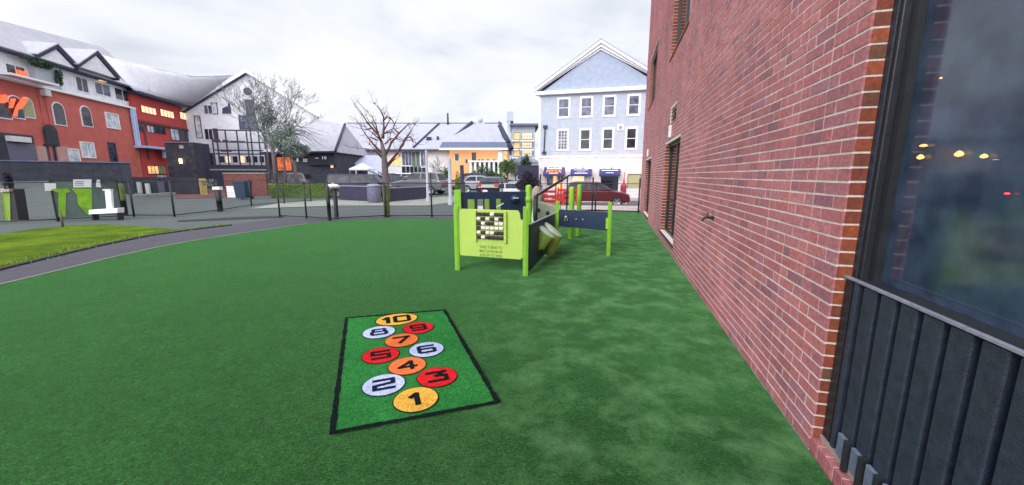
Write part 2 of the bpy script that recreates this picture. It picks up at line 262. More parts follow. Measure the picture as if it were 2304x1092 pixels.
# ------------------------------------------------------------------ mesh builder
class MB:
    def __init__(s): s.v = []; s.f = []; s.sm = []
    def add(s, vs, fs, smooth=False):
        o = len(s.v); s.v += [tuple(p) for p in vs]; s.f += [tuple(i+o for i in f) for f in fs]; s.sm += [smooth]*len(fs); return s
    def box(s, x0, y0, z0, x1, y1, z1):
        if x0 > x1: x0, x1 = x1, x0
        if y0 > y1: y0, y1 = y1, y0
        if z0 > z1: z0, z1 = z1, z0
        return s.add([(x0, y0, z0), (x1, y0, z0), (x1, y1, z0), (x0, y1, z0), (x0, y0, z1), (x1, y0, z1), (x1, y1, z1), (x0, y1, z1)],
                     [(0, 3, 2, 1), (4, 5, 6, 7), (0, 1, 5, 4), (1, 2, 6, 5), (2, 3, 7, 6), (3, 0, 4, 7)])
    def tube(s, pts, rs, n=8, cap=True):
        pts = [Vector(p) for p in pts]
        if not hasattr(rs, '__len__'): rs = [rs]*len(pts)
        vs = []; fs = []; prev = None
        for i, p in enumerate(pts):
            d = (pts[min(i+1, len(pts)-1)]-pts[max(i-1, 0)])
            if d.length < 1e-9: d = Vector((0, 0, 1))
            d.normalize()
            if prev is None:
                a = Vector((0, 0, 1)) if abs(d.z) < 0.9 else Vector((1, 0, 0))
                e1 = d.cross(a).normalized()
            else:
                e1 = (prev - d*prev.dot(d)).normalized()
            prev = e1; e2 = d.cross(e1)
            for k in range(n):
                t = 2*math.pi*k/n
                vs.append(p+(e1*math.cos(t)+e2*math.sin(t))*rs[i])
        for i in range(len(pts)-1):
            for k in range(n):
                a = i*n+k; b = i*n+(k+1) % n; fs.append((a, b, b+n, a+n))
        s.add(vs, fs, n > 4)
        if cap:
            o = len(s.v)-len(vs)
            s.f.append(tuple(o+k for k in range(n))[::-1]); s.sm.append(False)
            s.f.append(tuple(o+(len(pts)-1)*n+k for k in range(n))); s.sm.append(False)
        return s
    def lathe(s, c, prof, n=20, axis=None):   # prof: list of (r,h)
        c = Vector(c); ax = Vector(axis).normalized() if axis is not None else Vector((0, 0, 1))
        a = Vector((1, 0, 0)) if abs(ax.x) < 0.9 else Vector((0, 1, 0))
        e1 = ax.cross(a).normalized(); e2 = ax.cross(e1)
        vs = [c+ax*h+(e1*math.cos(2*math.pi*k/n)+e2*math.sin(2*math.pi*k/n))*r for r, h in prof for k in range(n)]
        fs = [(i*n+k, i*n+(k+1) % n, (i+1)*n+(k+1) % n, (i+1)*n+k) for i in range(len(prof)-1) for k in range(n)]
        return s.add(vs, fs, True)
    def prism(s, poly, y0, y1, plane='XZ'):  # polygon extruded
        n = len(poly)
        if plane == 'XZ': vs = [(a, y0, b) for a, b in poly]+[(a, y1, b) for a, b in poly]
        elif plane == 'XY': vs = [(a, b, y0) for a, b in poly]+[(a, b, y1) for a, b in poly]
        else: vs = [(y0, a, b) for a, b in poly]+[(y1, a, b) for a, b in poly]
        fs = [tuple(range(n))[::-1], tuple(range(n, 2*n))]+[(i, (i+1) % n, (i+1) % n+n, i+n) for i in range(n)]
        return s.add(vs, fs)
    def slab(s, quad, th):   # quad of 3D points thickened along -normal
        q = [Vector(p) for p in quad]; nrm = (q[1]-q[0]).cross(q[2]-q[0]).normalized()
        if nrm.z < 0: nrm = -nrm
        lo = [p-nrm*th for p in q]; n = len(q)
        return s.add(q+lo, [tuple(range(n)), tuple(range(n, 2*n))[::-1]]+[(i, (i+1) % n, (i+1) % n+n, i+n) for i in range(n)])
    def ball(s, c, r, n=10, m=6, jit=0, sq=(1, 1, 1)):
        vs = []; fs = []
        for i in range(m+1):
            for k in range(n):
                th = math.pi*i/m; ph = 2*math.pi*k/n; rr = r*(1+random.uniform(-jit, jit))
                vs.append((c[0]+rr*sq[0]*math.sin(th)*math.cos(ph), c[1]+rr*sq[1]*math.sin(th)*math.sin(ph), c[2]+rr*sq[2]*math.cos(th)))
        for i in range(m):
            for k in range(n):
                fs.append((i*n+k, (i+1)*n+k, (i+1)*n+(k+1) % n, i*n+(k+1) % n))
        return s.add(vs, fs, True)
    def leaves(s, c, rad, n, size, rnd, clumps=14, shape='ell'):
        cl = []
        for _ in range(clumps):
            if shape == 'box': p = [rnd.uniform(-1, 1) for _ in range(3)]
            else:
                while True:
                    p = [rnd.uniform(-1, 1) for _ in range(3)]
                    if sum(q*q for q in p) <= 1: break
            cl.append((p, rnd.uniform(0.25, 0.5)))
        for _ in range(n):
            if shape == 'box':
                p = [rnd.uniform(-1, 1) for _ in range(3)]; k = rnd.randrange(3)
                if rnd.random() < .7: p[k] = math.copysign(1-abs(rnd.gauss(0, .06)), p[k])
                p = [q*(1+rnd.gauss(0, .03)) for q in p]
            else:
                q, rr = rnd.choice(cl); d = Vector((rnd.gauss(0, 1), rnd.gauss(0, 1), rnd.gauss(0, 1))).normalized()*rr*rnd.uniform(.4, 1.05)
                p = [q[i]*0.75+d[i] for i in range(3)]
            P = Vector((c[0]+p[0]*rad[0], c[1]+p[1]*rad[1], c[2]+p[2]*rad[2]))
            a = Vector((rnd.gauss(0, 1), rnd.gauss(0, 1), rnd.gauss(0, 1))).normalized()
            b = a.cross(Vector((rnd.gauss(0, 1), rnd.gauss(0, 1), rnd.gauss(0, 1)))).normalized(); z = size*rnd.uniform(.6, 1.4)
            s.add([P-a*z, P+b*z*.45, P+a*z, P-b*z*.45], [(0, 1, 2, 3)])
        return s
    def build(s, name, m, parent=None, bevel=0, loc=None):
        me = bpy.data.meshes.new(name); me.from_pydata(s.v, [], s.f); me.update()
        me.polygons.foreach_set('use_smooth', s.sm); me.materials.append(m)
        o = bpy.data.objects.new(name, me); col.objects.link(o)
        if parent is not None: o.parent = parent
        if loc is not None: o.location = loc
        if bevel:
            md = o.modifiers.new('Bevel', 'BEVEL'); md.width = bevel; md.segments = 2; md.limit_method = 'ANGLE'; md.angle_limit = R(40)
        return o
def tag(o, label, cat, group=None, kind=None):
    if label: o['label'] = label
    if cat: o['category'] = cat
    if group: o['group'] = group
    if kind: o['kind'] = kind
    return o
def thing(name, label, cat, loc=(0, 0, 0), rotz=0, group=None):
    o = bpy.data.objects.new(name, None); col.objects.link(o); o.empty_display_size = 0.2
    o.location = loc; o.rotation_euler = (0, 0, rotz); return tag(o, label, cat, group)
def structure(name, mb, m):
    o = mb.build(name, m); o['kind'] = 'structure'; return o
def copy_tree(o, parent=None):
    c = o.copy(); col.objects.link(c)
    if parent is not None: c.parent = parent
    for ch in list(o.children): copy_tree(ch, c)
    return c
def frame_thing(name, label, cat, P0, u, z=0, group=None):
    return thing(name, label, cat, (P0[0], P0[1], z), math.atan2(u[1], u[0]), group)
def text_mb(s, size, depth, align='CENTER', xs=1.0, bold=0.0):
    cu = bpy.data.curves.new('t', 'FONT'); cu.body = s; cu.size = size; cu.extrude = depth; cu.align_x = align; cu.offset = bold; cu.resolution_u = 2
    o = bpy.data.objects.new('t', cu); col.objects.link(o)
    dg = bpy.context.evaluated_depsgraph_get(); dg.update()
    me = bpy.data.meshes.new_from_object(o.evaluated_get(dg))
    mb = MB(); mb.add([(v.co.x*xs, v.co.y, v.co.z) for v in me.vertices], [tuple(p.vertices) for p in me.polygons])
    bpy.data.objects.remove(o); bpy.data.curves.remove(cu); bpy.data.meshes.remove(me)
    return mb
def xform(mb, mx):
    mb.v = [tuple(mx @ Vector(p)) for p in mb.v]; return mb

# ================================================================== SETTING
def grid_coords(a, b, step, far):
    c = [a+i*step for i in range(int((b-a)/step)+1)]
    lo = []; x = a; s = step
    while x > -far: s *= 1.5; x -= s; lo.append(x)
    hi = []; x = c[-1]; s = step
    while x < far: s *= 1.5; x += s; hi.append(x)
    return lo[::-1]+c+hi
gx = grid_coords(-60, 40, 1.0, 1500); gy = grid_coords(-6, 70, 1.0, 1500)
g = MB(); vs = [(x, y, tz(x, y)-0.012) for y in gy for x in gx]; nx = len(gx)
fs = [(j*nx+i, j*nx+i+1, (j+1)*nx+i+1, (j+1)*nx+i) for j in range(len(gy)-1) for i in range(nx-1)]
g.add(vs, fs, True); structure('ground', g, M['asphalt'])
def ground_poly(name, pts, z, m, ground_px=True):
    P = [gp(*p) if ground_px else p for p in pts]
    mb = MB(); mb.add([(x, y, z) for x, y in P], [tuple(range(len(P)))]); return structure(name, mb, m)
W0 = (1.594, 1.86); WU = (0.2535, 0.9673); WN = (-0.9673, 0.2535)
def wp(s, off=0): return (W0[0]+WU[0]*s+WN[0]*off, W0[1]+WU[1]*s+WN[1]*off)
edge = [(-60, 668), (0, 641), (60, 627), (170, 600), (260, 578), (350, 558), (430, 543), (520, 529), (600, 517), (690, 504)]
edge_g = [gp(*p) for p in edge]
back_g = [gp(742, 498), gp(868, 493), gp(972, 493), gp(1045, 494), gp(1130, 490), gp(1215, 484), gp(1330, 479), wp(14.5, 0.02)]
turf_pts = edge_g+back_g+[wp(-6, 0.0), (-8, -4.3), (-12, 2)]
ground_poly('artificial_turf', turf_pts, 0.004, M['turf'], False)
path_far = [(-60, 624), (0, 607), (120, 578), (230, 552), (330, 532), (420, 519), (520, 507), (620, 492)]
ground_poly('footpath', [(x, y) for x, y in edge]+[(742, 498), (900, 493), (1045, 494), (1045, 489), (900, 488), (742, 491)]+path_far[::-1], -0.002, M['path'])
ground_poly('lawn', [(-60, 543), (0, 527), (80, 515), (160, 507), (240, 505), (320, 510), (420, 519)]+path_far[::-1][2:], 0.002, M['lawn'])
def strip(name, P, w, h, m, z0=0):
    mb = MB()
    for a, b in zip(P[:-1], P[1:]):
        d = Vector((b[0]-a[0], b[1]-a[1])); n = Vector((-d.y, d.x)).normalized()*w/2
        mb.add([(a[0]+n.x, a[1]+n.y, z0), (b[0]+n.x, b[1]+n.y, z0), (b[0]-n.x, b[1]-n.y, z0), (a[0]-n.x, a[1]-n.y, z0),
                (a[0]+n.x, a[1]+n.y, z0+h), (b[0]+n.x, b[1]+n.y, z0+h), (b[0]-n.x, b[1]-n.y, z0+h), (a[0]-n.x, a[1]-n.y, z0+h)],
               [(0, 3, 2, 1), (4, 5, 6, 7), (0, 1, 5, 4), (1, 2, 6, 5), (2, 3, 7, 6), (3, 0, 4, 7)])
    return structure(name, mb, m)
strip('lawn_kerb', [gp(*p) for p in path_far[:-1]], 0.10, 0.035, M['edging'], -0.01)
gt_ = MB(); rnd = random.Random(31); lk = [gp(*p) for p in path_far[:-1]]
for a_, b_ in zip(lk[:-1], lk[1:]):
    a_ = Vector(a_); b_ = Vector(b_); L_ = (b_-a_).length; nn_ = (b_-a_).normalized(); pn = Vector((-nn_.y, nn_.x))
    for k in range(int(L_*160)):
        p_ = a_.lerp(b_, rnd.random())+pn*(rnd.gauss(.16, .12)); h_ = rnd.uniform(.03, .08); w_ = .008; lx_, ly_ = rnd.uniform(-.03, .03), rnd.uniform(-.03, .03); t_ = rnd.uniform(0, 6.3); cx_, cy_ = math.cos(t_)*w_, math.sin(t_)*w_
        gt_.add([(p_.x-cx_, p_.y-cy_, 0), (p_.x+cx_, p_.y+cy_, 0), (p_.x+lx_, p_.y+ly_, h_)], [(0, 1, 2)])
lo_g = MB()
o = gt_.build('grass', M['leaf_lime']); o['kind'] = 'stuff'; o['label'] = 'ragged grass blades along the dark edging of the left lawn'; o['category'] = 'grass'
strip('turf_edging', edge_g, 0.03, 0.014, M['concrete'], -0.002)
# pale pavement beyond the fence and paving round the left fence
ground_poly('pavement', [(560, 470), (760, 463), (960, 463), (1062, 450), (1062, 438), (950, 447), (870, 455), (760, 450), (640, 455)], 0.006, M['concrete'])
ground_poly('pavement_kerb', [(400, 499), (520, 494), (640, 489), (640, 485), (520, 489), (400, 496)], 0.004, M['edging'])
ground_poly('street_pavement', [(1060, 483), (1215, 478), (1330, 474), (1438, 476), (1440, 464), (1330, 463), (1180, 463), (1062, 464)], 0.006, M['concrete_pink'])
mb = MB()
for i in range(46):
    s = i/45; a = gp(300+330*s, 452-1*s)
st = ground_poly('grass_verge', [(296, 441), (388, 436), (388, 428), (296, 429)], 0.03, M['lawn'])
strip('stone_kerb', [gp(296, 447), gp(388, 440)], 0.5, 0.22, M['concrete'])
ground_poly('brown_paving', [(395, 447), (500, 445), (560, 440), (560, 428), (395, 430)], 0.008, M['brown'])

# ================================================================== NUMBER MAT
def vary(mb, amp, rnd):
    mb.v = [(x+rnd.uniform(-amp, amp), y+rnd.uniform(-amp, amp), z) for x, y, z in mb.v]; return mb
rug = thing('number_mat', 'bright green rectangular turf mat with ten numbered coloured circles inlaid in the play lawn', 'play mat')
c4 = [Vector(gp(*p)) for p in [(780, 718), (1000, 700), (1120, 908), (748, 978)]]
ctr = sum(c4, Vector((0, 0)))/4
rug.location = (ctr.x, ctr.y, 0)
up = ((c4[0]+c4[1])-(c4[2]+c4[3])).normalized(); rt = Vector((up.y, -up.x))
def rl(p): return (p[0]-ctr.x, p[1]-ctr.y)
MB().add([(*rl(p), 0.010) for p in c4], [(3, 2, 1, 0)]).build('mat_field', M['mat_green'], rug)
bd = MB(); rnd = random.Random(3)
for i in range(4):
    a, b = c4[i], c4[(i+1) % 4]; K = 34
    d = (b-a).normalized(); n = Vector((-d.y, d.x))
    for k in range(K):
        p = a+(b-a)*(k/K); q = a+(b-a)*((k+1)/K)
        w0 = 0.016+rnd.uniform(-.004, .004)
        e = d*0.012
        bd.add([(*rl(p+n*w0-e), 0.0125+k*1e-5), (*rl(q+n*w0+e), 0.0125+k*1e-5), (*rl(q-n*w0+e), 0.0125+k*1e-5), (*rl(p-n*w0-e), 0.0125+k*1e-5)], [(0, 1, 2, 3)])
bd.build('border', M['mat_black'], rug)
DIG = {  # stroke polylines on a 0..1 x 0..1 grid
 '1': [[(.22, .74), (.58, .97), (.58, 0)]], '2': [[(0, 1), (1, 1), (1, .56), (0, .42), (0, 0), (1, 0)]],
 '3': [[(0, 1), (1, 1), (.45, .58), (1, .52), (1, 0), (0, 0)]], '4': [[(.75, 0), (.75, 1), (0, .3), (1, .3)]],
 '5': [[(1, 1), (0, 1), (0, .56), (1, .5), (1, 0), (0, 0)]], '6': [[(.95, 1), (.1, 1), (0, .9), (0, .1), (.1, 0), (.9, 0), (1, .1), (1, .45), (.9, .55), (0, .55)]],
 '7': [[(0, 1), (1, 1), (.35, 0)]], '8': [[(.1, 0), (.9, 0), (1, .1), (1, .42), (.9, .53), (.1, .53), (0, .42), (0, .1), (.1, 0)], [(.16, .53), (.1, .62), (.1, .92), (.18, 1), (.82, 1), (.9, .92), (.9, .62), (.84, .53)]],
 '9': [[(.05, 0), (.9, 0), (1, .1), (1, .9), (.9, 1), (.1, 1), (0, .9), (0, .55), (.1, .45), (1, .45)]],
 '0': [[(.1, 0), (.9, 0), (1, .1), (1, .9), (.9, 1), (.1, 1), (0, .9), (0, .1), (.1, 0)]]}
def stroke(mb, pts, w, z):
    for i, (a, b) in enumerate(zip(pts[:-1], pts[1:])):
        a = Vector(a); b = Vector(b); d = (b-a).normalized()*w*0.42; n = Vector((-d.y, d.x)).normalized()*w/2; zz = z+i*4e-5
        ring = []
        for P, sg in ((a-d, 1), (b+d, -1)):
            pass
        p = [a-d+n, b+d+n, b+d-n, a-d-n]
        mb.add([(v.x, v.y, zz) for v in p], [(3, 2, 1, 0)])
circ = [('1', 936, 903, 49, 'yellow'), ('2', 864, 870, 46, 'white'), ('3', 984, 852, 44, 'red'), ('4', 917, 827, 41, 'orange'), ('5', 857, 803, 40, 'red'),
        ('6', 960, 790, 38, 'white'), ('7', 904, 769, 36, 'orange'), ('8', 853, 751, 35, 'white'), ('9', 941, 741, 33.5, 'red'), ('10', 893, 722, 45, 'yellow')]
for j, (txt, px, py, pr, cname) in enumerate(circ):
    c = Vector(gp(px, py)); e = Vector(gp(px+pr, py)); rad = (e-c).length*0.985
    c = Vector(rl(c)); K = 56; rnd = random.Random(j)
    ex, ey = (1.0, 1.0) if txt != '10' else (1.0, 0.78)
    def ring(r, z, amp):
        return [(c.x+(rt.x*math.cos(t)*ex+up.x*math.sin(t)*ey)*r*(1+rnd.uniform(-amp, amp)), c.y+(rt.y*math.cos(t)*ex+up.y*math.sin(t)*ey)*r*(1+rnd.uniform(-amp, amp)), z) for t in [2*math.pi*k/K for k in range(K)]]
    d = MB().add(ring(rad, 0.0165, 0.006), [tuple(range(K))]).build('disc', M['mat_'+cname], rug)
    d['label'] = cname+' circle with the number '+txt
    MB().add(ring(rad*1.05, 0.0145, 0.008), [tuple(range(K))]).build('disc_outline', M['mat_black'] if cname != 'white' else M['mat_navy'], d)
    nm = MB(); w = rad*0.88; h = rad*0.86; sw = rad*0.23
    if txt == '10':
        for st_ in DIG['1']: stroke(nm, [(-rad*.72+x*rad*.5, (y-.5)*rad*.74) for x, y in st_], sw*.9, 0.0185)
        for st_ in DIG['0']: stroke(nm, [(-rad*.08+x*rad*.66, (y-.5)*rad*.74) for x, y in st_], sw*.9, 0.0187)
    else:
        for q, st_ in enumerate(DIG[txt]): stroke(nm, [((x-.5)*w*(.8 if txt == '1' else 1), (y-.5)*h) for x, y in st_], sw*(1.15 if txt == '1' else 1), 0.0185+q*.0006)
    nm.v = [(c.x+rt.x*x+up.x*y, c.y+rt.y*x+up.y*y, z) for x, y, z in nm.v]
    nm.build('numeral', M['mat_black'] if cname != 'white' else M['mat_navy'], d)

# ================================================================== BRICK BUILDING (right)
bb = frame_thing('brick_building', 'tall red brick building with cream mortar running down the right side of the play area', 'building', W0, WU)
CH = 0.0677; Z0 = 0.0; LEN = 15.0; TOP = 10.6
holes = [(5.2, 0.2, 7.3, 2.12), (10.7, 0.12, 12.9, 1.98), (5.15, 3.95, 7.45, 5.5), (10.7, 3.8, 13.2, 5.45), (5.95, 2.5, 6.75, 2.8)]
def brickrow(mb, s0, s1, z, off, d0, d1, rnd, holes=()):
    s = s0; k = off
    while s < s1-0.01:
        L = (0.194 if k % 2 == 0 else 0.092)
        if s == s0 and off % 2: L = 0.092
        a, b = s, min(s+L, s1)
        segs = [(a, b)]
        for h in holes:
            if z+0.057 > h[1] and z < h[3]:
                ns = []
                for a_, b_ in segs:
                    if b_ <= h[0] or a_ >= h[2]: ns.append((a_, b_)); continue
                    if a_ < h[0]: ns.append((a_, h[0]))
                    if b_ > h[2]: ns.append((h[2], b_))
                segs = ns
        for a_, b_ in segs:
            if b_-a_ > 0.02:
                j = rnd.uniform(-.0003, .0022); t = rnd.uniform(-.0008, .0012)
                zz = z+rnd.uniform(-.001, .001)
                mb.add([(a_, d1, zz), (b_, d1, zz+t*.4), (b_, d1, zz+.0555), (a_, d1, zz+.0555+t*.4), (a_, d0+j, zz), (b_, d0+j, zz+t*.4), (b_, d0+j+t*.5, zz+.0555), (a_, d0+j+t*.5, zz+.0555+t*.4)],
                       [(4, 5, 6, 7)[::-1], (0, 1, 5, 4)[::-1], (1, 2, 6, 5)[::-1], (2, 3, 7, 6)[::-1], (3, 0, 4, 7)[::-1]])
        s = b+0.011; k += 1
wallb = MB(); rnd = random.Random(11); nrow = int(TOP/CH)
for r in range(nrow):
    brickrow(wallb, 0.0, LEN, Z0+r*CH+0.004, r % 2, 0.0, -0.012, rnd, holes)
wl = wallb.build('wall', M['bricks'], bb)
core = MB()
xs = sorted({0.0025, LEN-0.002}|{h[0] for h in holes}|{h[2] for h in holes}); zs = sorted({-1.0, TOP}|{h[1] for h in holes}|{h[3] for h in holes})
for i in range(len(xs)-1):
    for j in range(len(zs)-1):
        cx, cz = (xs[i]+xs[i+1])/2, (zs[j]+zs[j+1])/2
        if any(h[0] < cx < h[2] and h[1] < cz < h[3] for h in holes): continue
        core.add([(xs[i], -0.002, zs[j]), (xs[i+1], -0.002, zs[j]), (xs[i+1], -0.002, zs[j+1]), (xs[i], -0.002, zs[j+1])], [(0, 3, 2, 1)])
for h in holes:
    a, b, c_, d_ = h
    core.add([(a, -.003, b), (c_, -.003, b), (c_, -.003, d_), (a, -.003, d_), (a, -.16, b), (c_, -.16, b), (c_, -.16, d_), (a, -.16, d_)], [(0, 1, 5, 4), (1, 2, 6, 5), (2, 3, 7, 6), (3, 0, 4, 7)])
core.build('mortar', M['mortar'], wl)
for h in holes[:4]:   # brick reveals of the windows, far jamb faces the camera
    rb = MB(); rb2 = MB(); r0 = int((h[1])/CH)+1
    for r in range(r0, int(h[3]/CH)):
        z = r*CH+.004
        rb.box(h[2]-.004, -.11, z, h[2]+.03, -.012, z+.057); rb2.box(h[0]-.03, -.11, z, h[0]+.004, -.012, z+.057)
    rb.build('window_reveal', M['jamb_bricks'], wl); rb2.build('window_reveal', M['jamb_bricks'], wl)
# roof mass behind the facade and the end wall
e = MB(); e.box(0.002, -9, -1, LEN-.012, -.17, TOP-.01); 
eo = MB()
eo.box(LEN-.002, -9, -1, LEN, -.008, TOP); eo.build('end_wall', M['bricks'], bb)
cp = MB(); cp.box(-6, -9, TOP, LEN+.05, .04, TOP+.12); cp.build('coping', M['concrete_wall'], bb)
# jamb at the near corner
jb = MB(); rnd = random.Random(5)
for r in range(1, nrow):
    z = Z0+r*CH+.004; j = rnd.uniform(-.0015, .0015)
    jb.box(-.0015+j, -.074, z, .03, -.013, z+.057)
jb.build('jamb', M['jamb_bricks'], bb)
jm = MB(); jm.box(.002, -.16, -1, .2, -.0035, TOP-.02); jm.build('jamb_mortar', M['mortar'], wl)
# rowlock sill below the near window
sb = MB(); s = -.004
while s > -3:
    sb.box(s-.062, -.13, -.03, s, -.001+random.uniform(-.002, .002), .074); s -= .0745
sl = sb.build('sill', M['sill_bricks'], bb, bevel=.003)
sm = MB(); sm.box(-3, -.16, -.2, -.003, -.008, .068); sm.build('sill_mortar', M['mortar'], sl)
# near window: frame, glass, ribbed spandrel panel
nw = MB(); nw.box(-.035, -.135, .09, .004, -.074, 3.6); nw.box(-.058, -.145, .09, -.035, -.082, 3.6)
fr = nw.build('near_window_frame', M['dark_frame'], bb, bevel=.004); fr.name = 'window_frame'
MB().box(-.0345, -.0775, 1.0, -.012, -.0735, 3.6).build('frame_cap', M['slate_panel'], fr)
MB().box(-.10, -.16, .09, -.058, -.11, 3.6).build('inner_frame', M['black_metal'], fr)
gl = MB(); gl.add([(-.10, -.14, .9), (-3.2, -.14, .9), (-3.2, -.14, 3.6), (-.10, -.14, 3.6)], [(0, 3, 2, 1)])
pane = gl.build('window_pane', M['near_glass'], bb); pane['label'] = 'huge dark blue tinted window pane'
# spandrel
sp_ = MB(); sp_.box(-3.2, -.12, .085, -.002, -.085, .955); span = sp_.build('spandrel_panel', M['black_metal'], bb)
pb = MB(); s = -.15
while s > -3:
    pb.box(s-.088, -.087, .12, s, -.05, .95); s -= .119
pb.build('ribs', M['slate_panel'], span, bevel=.006)
MB().box(-.115, -.086, .09, -.085, -.045, .955).build('corner_bar', M['slate_panel'], span, bevel=.004)
MB().box(-.068, -.086, .09, -.008, -.05, .955).build('corner_strip', M['black_metal'], span)
MB().box(-3.2, -.056, .957, -.004, -.040, .970).build('top_rail', M['light_edge'], span, bevel=.002)
MB().box(-3.2, -.135, .957, -.004, -.0565, .966).build('inner_ledge', M['black_metal'], span)
tb = MB(); dv = MB(); s = -.165
for k in range(22):
    tb.box(s-.07, -.048, .115, s-.004, -.03, .225); dv.box(s-.098, -.052, .08, s-.076, -.018, .235); s -= .108
tb.build('vent_plates', M['tab'], span, bevel=.003); dv.build('vent_dividers', M['black_metal'], span, bevel=.002)
MB().box(-3.2, -.1, .072, -.006, -.04, .1).build('base_channel', M['rock'], span)
MB().box(-6, -9, 3.6, 0.0, -.012, TOP).build('upper_wall', M['bricks'], bb)
MB().box(-6, -9, -1, -3.2, -.012, 3.6).build('side_wall', M['bricks'], bb)
# other windows in the brick wall
def wall_window(h, lit=False, upper=False):
    a, z0, b, z1 = h
    f = MB(); w = .05
    f.box(a, -.14, z0, a+w, -.10, z1); f.box(b-w, -.14, z0, b, -.10, z1); f.box(a+w, -.14, z0, b-w, -.10, z0+w); f.box(a+w, -.14, z1-w, b-w, -.10, z1)
    m_ = (a+b)/2; f.box(m_-.02, -.138, z0+w, m_+.02, -.102, z1-w)
    if not upper: f.box(a+w, -.137, z0+(z1-z0)*.36, b-w, -.103, z0+(z1-z0)*.36+.04)
    fo = f.build('window', M['dark_frame'], bb)
    MB().add([(a, -.13, z0), (b, -.13, z0), (b, -.13, z1), (a, -.13, z1)], [(0, 3, 2, 1)]).build('pane', M['mirror'], fo)
    MB().box(a-.02, -.10, z0-.04, b+.02, .02, z0-.002).build('sill', M['jamb_bricks'] if upper else M['dark_frame'], fo)
    return fo
mm, t_, b_ = nt('reflective window glass'); b_.inputs['Base Color'].default_value = (.02, .025, .035, 1); b_.inputs['Roughness'].default_value = .02; b_.inputs['Specular IOR Level'].default_value = 1.0; b_.inputs['IOR'].default_value = 1.9
M['mirror'] = mm
for i in range(4): wall_window(holes[i], upper=i > 1)
vt = MB(); a, z0, b, z1 = holes[4]
vt.box(a, -.10, z0, b, -.08, z1)
vo = vt.build('vent', M['black_metal'], bb); lv = MB()
for k in range(4):
    z = z0+.02+k*.072; lv.slab([(a, -.075, z+.05), (b, -.075, z+.05), (b, -.004, z), (a, -.004, z)], .006)
lv.build('louver', M['chrome'], vo)
for s_, z_ in ((6.5, 2.33), (12.0, 2.2)):
    pl = MB(); pl.box(s_-.05, -.002, z_-.12, s_+.05, .05, z_+.12); pl.build('light_fixture', M['white_trim'], bb, bevel=.01)
fc = MB(); fx, fz = 2.47, 0.99
fc.tube([(fx, -.01, fz), (fx, .06, fz), (fx-.02, .1, fz-.005), (fx-.03, .115, fz-.035)], [.012, .012, .011, .012], 10)
fc.tube([(fx, .055, fz), (fx, .06, fz+.05)], [.007, .007], 8); fc.tube([(fx-.025, .06, fz+.05), (fx+.025, .06, fz+.05)], .006, 8); fc.lathe((fx, -.001, fz), [(.0, .006), (.028, .005), (.03, 0)], 14, (0, 1, 0))
fo = fc.build('wall_tap', M['black_metal']); fo.location = (W0[0], W0[1], 0); fo.rotation_euler = (0, 0, math.atan2(WU[1], WU[0])); tag(fo, 'small dark metal garden tap sticking out of the brick wall', 'tap')
# lamps hanging inside the near window, in front of its dark blind: real bowls set in the glazing
def near_lamp(px, py, w, m, label, dz=0.012, group='amber lamps glowing in the near window'):
    P2_ = (W0[0]-WN[0]*0+WN[0]*-.128, W0[1]+WN[1]*-.128)
    s_, z_ = hit(px, py, P2_, WU)
    q = MB(); q.lathe((0, 0, 0), [(0, dz), (w*.55, dz*.7), (w, 0), (w*.8, -dz*.5), (0, -dz*.8)], 16)
    o = q.build('window_lamp', m); o.location = (P2_[0]+WU[0]*s_, P2_[1]+WU[1]*s_, z_); tag(o, label, 'lamp', group); return o
near_lamp(2078, 328, .013, M['bulb_dim'], 'thin amber lamp behind the dark window, uppermost of the close pair', .007)
near_lamp(2071, 354, .012, M['bulb_dim'], 'amber oval lamp behind the dark window, lower one of the close pair nearest the frame', .012)
near_lamp(2158, 347, .013, M['bulb_dim'], 'pale amber oval lamp in the middle of the dark window pane', .013)
near_lamp(2214, 352, .010, M['bulb_dim'], 'deep orange lamp with a pale streak beside it in the dark window', .009)
near_lamp(2117, 176, .005, M['bulb_dim'], 'tiny yellow light high up in the dark window', .004)
near_lamp(2002, 425, .005, M['red_led'], 'tiny red light low in the dark window beside its frame', .003, 'red lights in the near window')
near_lamp(2266, 436, .007, M['red_led'], 'tiny red light near the right border of the dark window', .004, 'red lights in the near window')
near_lamp(2240, 360, .009, M['pale_glass'], 'pale greenish streak of light beside the deep orange lamp', .0018, None)  # thin pale disc drawn as a streak of light, not a lamp

# ================================================================== PLAY STRUCTURE
ps = thing('play_structure', 'lime green and navy toddler play structure with four-in-a-row panel, drums and climbing sheet', 'playground', (0, 0, 0))
def sqpost(x, y, top, w=.075, cap=True):
    b = MB(); h = w/2
    b.box(x-h, y-h, 0, x+h, y+h, top)
    b.box(x-h*.45, y-h-.008, .02, x+h*.45, y-h-.001, top-.04)
    return b.build('post', M['lime'], ps, bevel=.008)
def rdpost(x, y, top, r=.063, collar=None, bot=0):
    b = MB(); b.lathe((x, y, 0), [(r, bot), (r, top-r*.9), (r*.94, top-r*.55), (r*.75, top-r*.22), (r*.4, top-.004), (0, top)], 24)
    if collar: b.lathe((x, y, collar), [(r, -.05), (r*1.16, -.045), (r*1.16, .045), (r, .05)], 24)
    return b.build('post', M['lime'], ps)
P1 = gp(1030, 608); P2 = gp(1182, 621); P3 = gp(1368, 577)
p1 = (P1[0]-.0, P1[1]); p2 = P2
sqpost(*p1, 1.0); sqpost(*p2, 1.01); 
sqpost(P3[0], P3[1], .98, .062)
